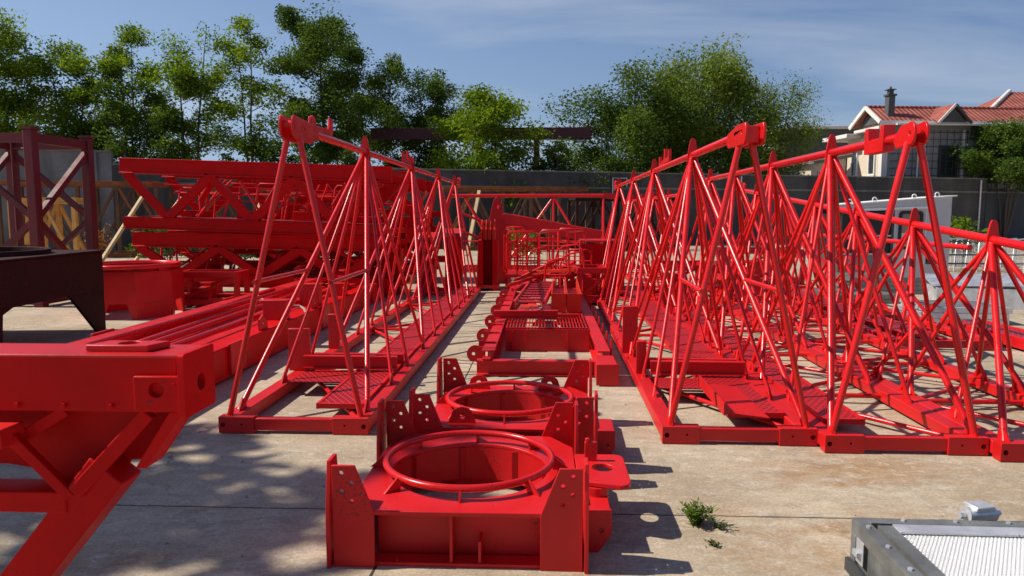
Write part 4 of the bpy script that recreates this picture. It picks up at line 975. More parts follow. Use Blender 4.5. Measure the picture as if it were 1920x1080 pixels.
for k in (0, 2, 4, 6):
    x0, y0 = oc[k]; x1, y1 = oc[(k + 1) % 8]; ux = Vector((x1 - x0, y1 - y0, 0)); ln = ux.length
    m = MB(); m.plate([(0.0, 0.0), (ln, 0.0), (ln, 0.238), (0.0, 0.238)], 0.02, (x0 * 0.985, y0 * 0.985, 0), ux, (0, 0, 1)); m.build('leg_plate', RED, t)
    for j in (1,):
        xa, ya = oc[(k + 1) % 8]; xb, yb = oc[(k + 2) % 8]; u2 = Vector((xb - xa, yb - ya, 0)); l2 = u2.length
        for pts in ([(0.0, 0.0), (0.07, 0.0), (0.14, 0.238), (0.0, 0.238)], [(l2, 0.0), (l2 - 0.07, 0.0), (l2 - 0.14, 0.238), (l2, 0.238)]):
            MB().plate(pts, 0.02, (xa * 0.985, ya * 0.985, 0), u2, (0, 0, 1)).build('leg_gusset', RED, t)
for a in (200, 330, 80):
    c, s_ = math.cos(R(a)), math.sin(R(a)); m = MB(); m.plate([(-0.09, 0), (0.09, 0), (0.09, 0.10), (-0.09, 0.10)], 0.02, (0.66 * c, 0.66 * s_, 0.724), (-s_, c, 0), (0, 0, 1), [(0, 0.05, 0.018)]); m.build('lifting_eye', RED, t)

# ------------------------------------------------------------------ old mast section and the orange racks by the wall
t = thing('mast_section', 'tall dull dark red lattice mast section standing at the left edge', 'mast section', (-9.35, 12.75, 0), -0.03)
hx, hy, H = 0.75, 0.72, 3.0
for sx in (-1, 1):
    for sy in (-1, 1):
        m = MB(); m.box(sx * hx - 0.08, sx * hx + 0.08, sy * hy - 0.08, sy * hy + 0.08, 0, H); m.build('corner_post', OLD_RED, t, bevel=0.01)
        m = MB(); m.box(sx * hx - 0.10, sx * hx + 0.10, sy * hy - 0.10, sy * hy + 0.10, H + 0.001, H + 0.04); m.build('post_cap', OLD_RED, t)
for z in (0.12, H - 0.13):
    for s_ in (-1, 1):
        MB().box(-hx + 0.081, hx - 0.081, s_ * hy - 0.05, s_ * hy + 0.05, z - 0.08, z + 0.08).build('ring_beam', OLD_RED, t)
        MB().box(s_ * hx - 0.05, s_ * hx + 0.05, -hy + 0.081, hy - 0.081, z - 0.08, z + 0.08).build('ring_beam', OLD_RED, t)
for s_ in (-1, 1):
    for z0, z1, d in ((0.25, 1.5, 1), (1.5, 2.75, -1)):
        MB().bar((-hx * d, s_ * hy, z0), (hx * d, s_ * hy, z1), 0.09, 0.09).build('diagonal', OLD_RED, t)
        MB().bar((s_ * hx, -hy * -d, z0), (s_ * hx, hy * -d, z1), 0.10, 0.10).build('diagonal', OLD_RED, t)
ld = []
for x in (0.15, 0.5): MB().tube((x, -0.4, 0.05), (x, -0.4, H - 0.1), 0.02, n=6).build('ladder_rail', OLD_RED, t)
for k in range(10): MB().tube((0.15, -0.4, 0.2 + 0.28 * k), (0.5, -0.4, 0.2 + 0.28 * k), 0.013, n=6).build('ladder_rung', OLD_RED, t)

def rack(label, x, y, ln, h, d, rz, mat, n, cat='steel rack'):
    t = thing('steel_rack', label, cat, (x, y, 0), rz, 'weathered orange and yellow steel racks along the wall')
    for j in (0, d):
        MB().ibeam((0, j, h - 0.09), (ln, j, h - 0.09), 0.14, 0.18, 0.02, 0.03).build('top_beam', mat, t)
        MB().ibeam((0, j, 0.09), (ln, j, 0.09), 0.14, 0.16, 0.02, 0.03).build('bottom_beam', mat, t)
        for k in range(n + 1):
            xx = 0.08 + k * (ln - 0.16) / n
            MB().bar((xx, j, 0.17), (xx, j, h - 0.18), 0.12, 0.12).build('post', BROWN if mat is ORANGE else mat, t)
            if k < n:
                x1 = 0.08 + (k + 1) * (ln - 0.16) / n
                p, q = ((xx + 0.05, j, 0.2), (x1 - 0.05, j, h - 0.22)) if k % 2 == 0 else ((xx + 0.05, j, h - 0.22), (x1 - 0.05, j, 0.2))
                MB().bar(p, q, 0.08, 0.09).build('diagonal', BROWN if mat is ORANGE and k % 3 else mat, t)
    for k in range(n + 1):
        xx = 0.08 + k * (ln - 0.16) / n
        MB().box(xx - 0.05, xx + 0.05, 0.08, d - 0.08, h - 0.15, h - 0.04).build('cross_beam', mat, t)
    return t
rack('yellow lit steel rack behind the old mast section', -15.3, 20.2, 2.0, 2.05, 0.7, 0.02, YELLOW, 2)
rack('orange rusty rack by the wall left of the red platform stack', -19.5, 25.2, 5.6, 2.75, 1.4, 0.12, ORANGE, 4)
rack('orange rusty rack behind the red platform stack', -13.3, 26.3, 5.2, 2.62, 1.4, 0.12, ORANGE, 4)
rack('orange and rust rack in the shade of the wall, mid yard', -4.3, 31.0, 6.4, 2.75, 1.5, 0.2, ORANGE, 5)
rack('dark rusty rack in the shade of the wall, half hidden by the crosswise jib', 1.3, 30.5, 4.6, 2.3, 1.2, 0.25, RUST_DARK, 4)
for i, (xa, ya, xb, yb, h) in enumerate(((-14.2, 22.6, -13.6, 24.2, 2.15), (-13.3, 23.0, -12.3, 24.4, 2.2), (-9.8, 22.8, -9.5, 24.2, 2.0), (-2.9, 27.2, -2.6, 29.3, 2.5))):
    o = MB().bar((xa, ya, 0.02), (xb, yb, h), 0.13, 0.09).build('timber_plank', TIMBER, bevel=0.008)
    tag(o, ('pale timber plank leaning on the orange rack, the left one beside the old mast', 'pale timber plank leaning right of another by the orange rack', 'pale timber plank seen through the braces of the red platform stack', 'pale upright timber plank near the tower head')[i], 'plank', 'timber planks leaning by the racks')

# ------------------------------------------------------------------ gantry girder among the trees
t = thing('gantry_crane', 'dark maroon gantry girder among the trees beyond the wall', 'gantry crane', (-9.0, 38.2, 0), 0.01)
MB().box(0, 11.4, -0.35, 0.35, 5.42, 6.0).build('girder', paint('maroon_girder_paint', (0.075, 0.014, 0.018), rough=0.6, var=0.25), t, bevel=0.02)
for x in (5.6, 8.6):
    for s_ in (-1, 1): MB().bar((x, s_ * 0.2, 5.41), (x, s_ * 1.6, 0), 0.3, 0.3).build('leg', OLD_RED, t)

# ------------------------------------------------------------------ crane cab, galvanised stacks and fence panels on the right
t = thing('crane_cab', 'light grey crane cab with a sloping roof and dark open front at right', 'crane cab', (7.2, 18.3, 0), 0.0)
side = [(0.0, 0.12), (2.75, 0.12), (2.75, 2.02), (0.05, 1.80), (-0.1, 1.2)]
MB().plate([(1.40, 0.12), (2.75, 0.12), (2.75, 2.0), (0.05, 1.78), (0.05, 1.62), (1.40, 1.70)], 0.04, (0, 0, 0), (1, 0, 0), (0, 0, 1), [rounded(1.56, 0.78, 2.02, 1.60, 0.07)]).build('front_panel', CAB_GREY, t, bevel=0.006)
MB().plate([(0.0, 0.12), (2.75, 0.12), (2.75, 2.0), (0.05, 1.78), (0.0, 1.2)], 0.04, (0, 1.5, 0), (1, 0, 0), (0, 0, 1)).build('rear_panel', CAB_GREY, t)
MB().box(2.73, 2.77, 0.021, 1.479, 0.12, 1.99).build('side_panel', CAB_GREY, t)
MB().plate([(-0.08, -0.06), (2.86, -0.06), (2.86, 1.58), (-0.08, 1.58)], 0.035, (0, 0, 1.80), (1, 0, 0.079), (0, 1, 0)).build('roof', WHITE, t, bevel=0.006)
MB().bar((0.06, -0.05, 1.66), (2.2, -0.05, 1.74), 0.05, 0.05).build('rain_gutter', WHITE, t, bevel=0.004)
f = MB().plate(rounded(1.50, 0.72, 2.08, 1.66, 0.09), 0.025, (0, -0.035, 0), (1, 0, 0), (0, 0, 1), [rounded(1.57, 0.79, 2.01, 1.59, 0.06)]).build('side_window', BLACK, t)
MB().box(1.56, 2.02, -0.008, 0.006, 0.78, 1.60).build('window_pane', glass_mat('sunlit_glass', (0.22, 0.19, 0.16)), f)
f = MB().plate(rounded(1.57, 0.79, 2.01, 1.12, 0.05), 0.008, (0, -0.018, 0), (1, 0, 0), (0, 0, 1)).build('paper_notice', WHITE, t)
m = MB(); m.box(1.70, 1.708, -0.026, -0.023, 0.9, 1.02); m.box(1.86, 1.868, -0.026, -0.023, 0.88, 1.04); m.build('notice_mark', BLACK, f)
MB().box(2.14, 2.17, -0.03, -0.021, 0.2, 1.70).build('door_edge', WHITE, t)
MB().box(2.2, 2.46, -0.026, -0.021, 0.40, 0.55).build('vent_opening', BLACK, t)
MB().box(2.2, 2.5, -0.06, -0.027, 0.36, 0.39).build('vent_sill', BLACK, t)
MB().box(0.12, 1.38, 0.15, 1.3, 0.12, 0.16).build('floor_pan', GALV_DARK, t)
MB().box(0.1, 0.13, 0.02, 1.45, 0.13, 1.75).build('front_window', GLASS, t)
m = MB(); m.plate([(0.15, 0.62), (1.35, 0.62), (1.35, 1.62), (0.15, 1.62)], 0.02, (0, 0.03, 0), (1, 0, 0), (0, 0, 1)); m.build('interior_shade_sheet', BLACK, t)  # black sheet painted in for the shade inside the cab
for x in (0.14, 0.72, 1.36): MB().box(x - 0.02, x + 0.02, -0.02, 0.015, 0.15, 1.66).build('window_post', DARK_METAL, t)
for z in (0.6, 1.05): MB().box(0.16, 1.34, -0.018, 0.014, z - 0.02, z + 0.02).build('window_rail', CAB_GREY, t)
MB().box(0.16, 1.35, -0.012, 0.012, 0.14, 0.58).build('lower_panel', GALV_DARK, t)
m = MB(); m.pipe([(0.35, -0.025, 1.64), (0.75, -0.025, 1.58), (1.25, -0.025, 1.66)], 0.03, 6); m.build('rolled_blind', BLACK, t)
for x in (0.35, 0.95, 1.9, 2.45):
    o = MB().torus((0, 0, 0), 0.05, 0.015, 16, 6).build('lifting_eye', WHITE, t); o.location = (x, 0.1, 1.865 + 0.079 * x); o.rotation_euler = (R(90), 0, 0)
for x in (0.3, 2.4): MB().box(x, x + 0.15, 0.1, 1.4, 0.0, 0.119).build('skid', TIMBER, t)

def fence_panel(label, x, y, rz, lean):
    t = thing('crowd_barrier', label, 'fence panel', (x, y, 0), rz, 'galvanised hooped fence panels stacked on edge')
    pts = [(0, 0, 0.02), (0, 0, 0.78), (0.05, 0, 0.86), (0.12, 0, 0.88), (0.7, 0, 0.88)] 
    MB().pipe([(0, 0, 0.02), (0.10, 0, 0.75), (0.16, 0, 0.86), (0.24, 0, 0.89), (1.7, 0, 0.89), (1.78, 0, 0.80), (1.8, 0, 0.02)], 0.02, 7).build('hoop_frame', GALV, t)
    for z in (0.15, 0.72): MB().tube((0.08, 0, z), (1.78, 0, z), 0.013, n=6).build('cross_rail', GALV, t)
    m = MB()
    for k in range(9): m.tube((0.28 + 0.165 * k, 0, 0.15), (0.28 + 0.165 * k, 0, 0.72), 0.008, n=5)
    m.build('bars', GALV, t)
for k in range(14):
    fence_panel('galvanised hooped fence panel in the tight stack right of the grey cab', 10.35 + 0.27 * k, 20.4 - 0.06 * k, 0.82, 0)
for k in range(3):
    t = thing('long_rail', ('upper long galvanised rail running before the hooped fence panels', 'middle long galvanised rail running before the hooped fence panels', 'lowest long galvanised rail running before the hooped fence panels')[k], 'rail', (10.3, 19.6 - 0.15 * k, 0), 0.0)
    z = (0.86, 0.52, 0.30)[k]
    MB().tube((0, 0, z), (5.5, 0, z), 0.022, n=7).build('rail', GALV_DARK, t)
    for x in (0.1, 2.8, 5.3): MB().tube((x, 0.03, 0), (x, 0.03, z - 0.02), 0.018, n=6).build('leg', GALV_DARK, t)

def flat_stack(label, x, y, w, d, n, rz, z0=0.0, mat=GALV_DARK):
    t = thing('galvanised_pallet', label, 'steel frame', (x, y, z0), rz, 'galvanised flat frames stacked on the ground at right')
    rnd = random.Random(int(x * 100))
    for k in range(n):
        z = k * 0.085; dx = rnd.uniform(-0.05, 0.05)
        for yy in (0, d): MB().box(dx, w + dx, yy - 0.03, yy + 0.03, z, z + 0.08).build('long_rail', mat, t, bevel=0.004)
        for j in range(3): MB().box(dx + j * (w - 0.06) / 2, dx + j * (w - 0.06) / 2 + 0.06, 0.031, d - 0.031, z + 0.005, z + 0.074).build('cross_rail', mat, t)
        if k == n - 1: MB().box(dx + 0.07, w + dx - 0.07, 0.035, d - 0.035, z + 0.075, z + 0.082).build('mesh_panel', GALV_DARK, t)
    return t
flat_stack('low stack of galvanised frames nearest the jibs on the right', 5.55, 10.7, 1.15, 0.9, 3, -0.08, mat=GALV)
flat_stack('galvanised frames piled in front of the grey cab, longer stack', 6.1, 14.6, 2.6, 1.2, 4, 0.05)
flat_stack('galvanised frames right of the cab with a pale top panel', 9.0, 15.6, 2.4, 1.1, 3, -0.04, mat=GALV)
flat_stack('single galvanised frame lying flat furthest left of the pile', 5.0, 13.0, 1.3, 1.0, 2, 0.1)
t = thing('galvanised_box', 'open galvanised box with slanting lid lying among the flat frames', 'metal box', (6.7, 12.6, 0), -0.25)
MB().box(0, 1.3, 0, 0.02, 0, 0.34).build('front_panel', GALV, t); MB().box(0, 0.02, 0.021, 0.9, 0, 0.34).build('side_panel', GALV, t); MB().box(1.28, 1.3, 0.021, 0.9, 0, 0.34).build('side_panel', GALV, t); MB().box(0.021, 1.279, 0.88, 0.9, 0, 0.34).build('rear_panel', GALV, t)
MB().plate([(-0.05, 0), (1.35, 0), (1.35, 0.8), (-0.05, 0.8)], 0.015, (0, 0.1, 0.36), (1, 0, 0.02), (0, 1, 0.18)).build('lid', GALV, t)

# galvanised crate at the lower right corner
t = thing('galvanised_crate', 'galvanised angle-frame crate with a bright mesh top, cut off by the lower right corner', 'metal crate', (1.175, 2.71, 0), -0.02)
# local: x to the right, y negative to the camera, top at z = 0.45
zt = 0.45
for x in (0.0,):
    m = MB(); m.box(0.0, 0.006, -1.6, 0.0, zt - 0.055, zt); m.box(0.0061, 0.05, -1.6, 0.0, zt - 0.006, zt); m.build('rim_angle', GALV_DARK, t, bevel=0.0015)
m = MB(); m.box(0.0511, 1.9, -0.045, 0.0, zt - 0.006, zt); m.box(0.0511, 1.9, -0.006, 0.0, zt - 0.055, zt - 0.0061); m.build('rim_angle', GALV_DARK, t, bevel=0.0015)
m = MB(); m.box(0.015, 0.045, -1.6, -0.02, 0.06, zt - 0.06); m.build('side_panel', GALV_DARK, t)
MB().box(0.075, 0.083, -1.6, -0.05, zt - 0.06, zt - 0.0065).build('inner_rail', GALV_DARK, t)
m = MB(); m.box(0.0, 0.04, -0.04, -0.0005, 0.0, zt - 0.0555); m.build('corner_post', GALV_DARK, t, bevel=0.002)
m = MB(); m.box(-0.004, 0.0, -0.12, -0.06, zt - 0.14, zt - 0.05); m.box(-0.022, -0.005, -0.11, -0.07, zt - 0.11, zt - 0.09); m.build('latch_plate', GALV, t, bevel=0.0015)
m = MB(); m.box(-0.024, -0.006, -0.30, -0.012, zt - 0.20, zt - 0.15); m.build('hinge_bar', DARK_METAL, t, bevel=0.002)
m = MB(); m.box(0.13, 1.9, -0.115, -0.046, zt - 0.010, zt - 0.003); m.build('top_strip', GALV, t)
m = MB(); m.box(0.10, 1.9, -1.6, -0.1155, zt - 0.022, zt - 0.014); m.build('top_mesh', MESH_GALV, t)
m = MB(); m.plate([(0.083, -1.6), (0.13, -1.6), (0.13, -0.05), (0.083, -0.05)], 0.008, (0.0, 0, zt - 0.012)); m.build('inner_strip', GALV_DARK, t)
for k in range(6):
    for (bx, by) in ((0.025, -0.09 - 0.16 * k), (0.18 + 0.19 * k, -0.022)):
        MB().tube((bx, by, zt), (bx, by, zt + 0.007), 0.008, n=6).build('bolt_head', GALV, t)
MB().box(0.02, 1.88, -1.58, -0.02, 0.02, 0.03).build('bottom_panel', DARK_METAL, t)
MB().box(0.1, 1.9, -0.02, -0.0065, 0.04, zt - 0.056).build('rear_panel', GALV_DARK, t)
t = thing('pipe_clamp', 'shiny galvanised pipe clamp behind the bright mesh crate', 'pipe clamp', (1.70, 2.80, 0), 0.2)
MB().box(-0.075, 0.075, -0.03, 0.03, 0.0, 0.40).build('clamp_post', GALV_DARK, t)
MB().tube((-0.06, 0, 0.435), (0.06, 0, 0.435), 0.032, n=16).build('sleeve', GALV, t)
MB().box(-0.04, 0.04, -0.035, 0.035, 0.455, 0.475).build('jaw', GALV, t, bevel=0.004)
for x in (-0.068, 0.068): MB().tube((x, 0, 0.435), (x + (0.02 if x > 0 else -0.02), 0, 0.435), 0.014, n=6).build('bolt', GALV, t)

# ------------------------------------------------------------------ houses beyond the wall
t = thing('house', 'cream two-storey house with a red tiled roof, a dormer and a grey barred porch', 'house', (20.0, 44.3, 0), 0.12)
MB().box(0, 11.0, 0.4, 4.0, 0, 6.25).build('wall', CREAM, t)
MB().box(0.0, 11.0, 0.401, 2.3, 6.251, 6.88).build('upper_wall', CREAM, t)
MB().box(0.25, 9.5, 0.02, 0.399, 3.0, 6.8).build('porch_wall', PORCH, t)
MB().box(-0.12, 0.245, -0.02, 0.30, 0, 6.8).build('corner_pillar', PALE, t, bevel=0.02)
r = MB(); r.add([(-0.6, -0.5, 6.95), (11.6, -0.5, 6.95), (11.6, 1.05, 7.93), (-0.6, 1.05, 7.93), (11.6, 2.7, 6.95), (-0.6, 2.7, 6.95)], [(0, 1, 2, 3), (3, 2, 4, 5)])
r.add([(-0.6, -0.5, 6.85), (11.6, -0.5, 6.85), (11.6, 1.05, 7.83), (-0.6, 1.05, 7.83), (11.6, 2.7, 6.85), (-0.6, 2.7, 6.85)], [(3, 2, 1, 0), (5, 4, 2, 3)])
roof = r.build('roof', TILES, t)
MB().box(-0.62, 11.6, -0.56, -0.50, 6.72, 6.96).build('eave_board', PALE, t)
MB().tube((-0.6, 1.05, 7.95), (11.6, 1.05, 7.95), 0.09, n=8).build('ridge', TILES, roof)
for ya, yb in ((-0.56, 1.05), (2.76, 1.05)): MB().bar((-0.64, ya, 6.86), (-0.64, yb, 7.90), 0.10, 0.22).build('barge_board', PALE, t)
MB().plate([(-0.1, 6.89), (2.3, 6.89), (1.08, 7.66)], 0.16, (-0.2, 0, 0), (0, 1, 0), (0, 0, 1)).build('gable_wall', DARK_BLD, t)
MB().box(-1.0, 1.2, 2.4, 5.4, 6.26, 6.5).build('canopy_slab', PALE, t, bevel=0.02)
MB().box(-0.55, -0.13, -0.3, 2.4, 6.5, 6.68).build('eave_return', PALE, t, bevel=0.02)
ch = MB().box(0.15, 0.55, 0.0, 0.4, 7.05, 8.45).build('chimney', DARK_BLD, t, bevel=0.02)
MB().box(0.09, 0.61, -0.06, 0.46, 8.451, 8.56).build('chimney_cap', DARK_METAL, ch); MB().box(0.22, 0.48, 0.07, 0.33, 8.561, 8.8).build('chimney_pot', DARK_METAL, ch); MB().box(0.12, 0.58, -0.03, 0.43, 8.801, 8.85).build('cowl', DARK_METAL, ch); MB().tube((0.35, 0.2, 8.85), (0.35, 0.2, 9.0), 0.06, n=8).build('finial', DARK_METAL, ch)
MB().plate([(2.9, 6.90), (4.5, 6.90), (3.7, 7.72)], 0.2, (0, -0.62, 0), (1, 0, 0), (0, 0, 1)).build('dormer_gable', DARK_BLD, t)
for sgn in (-1, 1):
    m = MB(); m.add([(3.7 + sgn * 1.0, -0.85, 6.86), (3.7, -0.85, 7.92), (3.7, 1.0, 7.92), (3.7 + sgn * 1.0, -0.1, 7.22)], [(0, 1, 2, 3) if sgn > 0 else (3, 2, 1, 0)])
    m.add([(3.7 + sgn * 1.0, -0.85, 6.78), (3.7, -0.85, 7.84), (3.7, 1.0, 7.84), (3.7 + sgn * 1.0, -0.1, 7.14)], [(3, 2, 1, 0) if sgn > 0 else (0, 1, 2, 3)])
    m.build('dormer_roof', TILES, t)
    MB().bar((3.7 + sgn * 1.02, -0.88, 6.80), (3.7, -0.88, 7.87), 0.07, 0.13).build('dormer_barge', DARK_METAL if sgn > 0 else PALE, t)
MB().box(0.3, 11.0, -0.75, -0.561, 6.70, 6.78).build('gutter', PALE, t)
MB().tube((2.0, -0.2, 3.0), (2.0, -0.2, 6.7), 0.05, n=6).build('rain_pipe', PALE, t)
# barred porch front
b = MB()
for k in range(22): b.tube((0.45 + k * 0.42, -0.12, 2.9), (0.45 + k * 0.42, -0.12, 6.5), 0.018, n=5)
for k in range(9): b.tube((0.3, -0.12, 3.0 + k * 0.42), (9.4, -0.12, 3.0 + k * 0.42), 0.018, n=5)
b.build('porch_grille', DARK_METAL, t)
for x in (2.55, 4.9, 7.2): MB().box(x - 0.06, x + 0.06, -0.06, 0.018, 3.0, 6.5).build('porch_post', PALE, t)
for x, w in ((3.4, 1.2), (6.0, 1.2)):
    f = MB().plate([(x, 3.7), (x + w, 3.7), (x + w, 5.6), (x, 5.6)], 0.08, (0, -0.022, 0), (1, 0, 0), (0, 0, 1), [[(x + 0.12, 3.82), (x + w - 0.12, 3.82), (x + w - 0.12, 5.48), (x + 0.12, 5.48)]]).build('window', DARK_METAL, t)
    MB().box(x + 0.1, x + w - 0.1, 0.0, 0.015, 3.8, 5.5).build('pane', GLASS, f)
# windows in the sunlit left wall
for y, w in ((0.75, 0.7), (2.7, 0.7)):
    f = MB().plate([(y, 3.9), (y + w, 3.9), (y + w, 5.6), (y, 5.6)], 0.10, (-0.055, 0, 0), (0, 1, 0), (0, 0, 1), [[(y + 0.08, 3.98), (y + w - 0.08, 3.98), (y + w - 0.08, 5.52), (y + 0.08, 5.52)]]).build('window', WHITE, t)
    MB().box(-0.03, -0.003, y + 0.08, y + w - 0.08, 3.98, 5.52).build('pane', GLASS, f)
    MB().box(-0.16, -0.11, y - 0.1, y + w + 0.1, 3.8, 3.88).build('sill', PALE, f)
ac = MB(); ac.box(-0.35, -0.004, 1.65, 2.3, 3.3, 3.8); ac.build('air_conditioner', PALE, t, bevel=0.02)

t = thing('house', 'low cream lean-to house with a pale rounded eave, left of the porch house', 'house', (16.3, 45.6, 0), 0.55)
MB().box(0, 3.2, 0, 3.4, 0, 4.55).build('wall', CREAM, t)
MB().plate([(-0.3, 4.56), (3.4, 5.15), (3.4, 5.25), (-0.3, 4.70)], 4.0, (0, 1.7, 0), (1, 0, 0), (0, 0, 1)).build('roof', WALL_PALE, t)
MB().plate([(0.0, 4.551), (3.2, 4.551), (3.2, 5.1)], 0.2, (0, 0.1, 0), (1, 0, 0), (0, 0, 1)).build('gable_wall', CREAM, t)
MB().tube((-0.3, -0.32, 4.66), (3.4, -0.32, 5.24), 0.12, n=8).build('eave_roll', COPING, t)
f = MB().box(-0.05, -0.003, 0.9, 1.9, 3.3, 4.3).build('window', DARK_METAL, t)
for y in (0.97, 1.43): MB().box(-0.06, -0.051, y, y + 0.4, 3.38, 4.22).build('pane', GLASS, f)
f = MB().box(0.6, 1.3, -0.05, -0.003, 3.3, 4.2).build('window', WHITE, t)
MB().box(0.67, 1.23, -0.06, -0.051, 3.37, 4.13).build('pane', GLASS, f)

t = thing('flat_building', 'dark grey flat-roofed building behind the cream houses', 'building', (19.3, 60.0, 0), 0.0)
MB().box(0, 7.5, 0, 8, 0, 8.3).build('wall', DARK_BLD, t)
MB().box(-0.2, 7.7, -0.3, 8.2, 8.301, 8.52).build('roof_slab', PALE, t, bevel=0.02)
MB().box(-0.9, -0.01, 0.4, 5, 6.9, 8.3).build('pale_annex', PALE, t)
f = MB().box(1.0, 5.4, -0.06, -0.003, 4.3, 6.3).build('window', DARK_METAL, t)
for k in range(4): MB().box(1.1 + 1.08 * k, 2.05 + 1.08 * k, -0.07, -0.061, 4.4, 6.2).build('pane', GLASS, f)

t = thing('house', 'house with a steep red hipped roof at the right edge, behind the shrub', 'house', (29.3, 50.5, 0), 0.0)
MB().box(0, 12, 0.5, 9, 0, 7.4).build('wall', PALE, t)
r = MB(); r.add([(-0.8, -0.4, 7.42), (13, -0.4, 7.42), (13, 9.8, 7.42), (-0.8, 9.8, 7.42), (4.2, 4.5, 10.3), (9.5, 4.5, 10.3)], [(0, 1, 5, 4), (1, 2, 5), (2, 3, 4, 5), (3, 0, 4), (3, 2, 1, 0)]); rr = r.build('roof', TILES, t, smooth=False)
MB().tube((-0.8, -0.4, 7.5), (4.2, 4.5, 10.38), 0.14, n=8).build('hip_ridge', PALE, rr)
for x in (0.6, 3.2):
    f = MB().box(x, x + 1.6, 0.44, 0.497, 3.2, 5.6).build('window', DARK_METAL, t); MB().box(x + 0.1, x + 1.5, 0.43, 0.439, 3.3, 5.5).build('pane', GLASS, f)
t = thing('house', 'long low pale building glimpsed between the tree trunks at left', 'building', (-28, 78, 0), 0.1)
MB().box(0, 9, 0, 6, 0, 5.6).build('wall', PALE, t); MB().box(-0.3, 9.3, -0.3, 6.3, 5.601, 6.0).build('roof', PALE, t)

# ------------------------------------------------------------------ trees
def leaf_mesh(pts, size, rng, droop=0.0, aspect=0.55):
    n = len(pts)
    d = rng.normal(size=(n, 3)); d[:, 2] = d[:, 2] * 0.6 - droop; d /= np.linalg.norm(d, axis=1)[:, None]
    u = rng.normal(size=(n, 3)); u -= d * (u * d).sum(1)[:, None]; u /= np.linalg.norm(u, axis=1)[:, None]
    s = size * rng.uniform(0.6, 1.4, size=(n, 1))
    v = np.empty((n, 4, 3))
    v[:, 0] = pts - d * s * 0.5; v[:, 2] = pts + d * s * 0.5
    v[:, 1] = pts + u * s * aspect * 0.5 + d * s * 0.05; v[:, 3] = pts - u * s * aspect * 0.5 + d * s * 0.05
    return v.reshape(-1, 3)

def crown_obj(pts, size, rng, mat, parent, droop=0.0, aspect=0.55, name='crown'):
    v = leaf_mesh(pts, size, rng, droop, aspect); n = len(pts)
    me = bpy.data.meshes.new(name)
    me.vertices.add(n * 4); me.vertices.foreach_set('co', v.ravel())
    me.loops.add(n * 4); me.loops.foreach_set('vertex_index', np.arange(n * 4, dtype=np.int32))
    me.polygons.add(n); me.polygons.foreach_set('loop_start', np.arange(n, dtype=np.int32) * 4)
    try: me.polygons.foreach_set('loop_total', np.full(n, 4, dtype=np.int32))
    except Exception: pass
    me.update(calc_edges=True); me.validate()
    me.materials.append(mat)
    o = bpy.data.objects.new(name, me); COL.objects.link(o); o.parent = parent
    return o

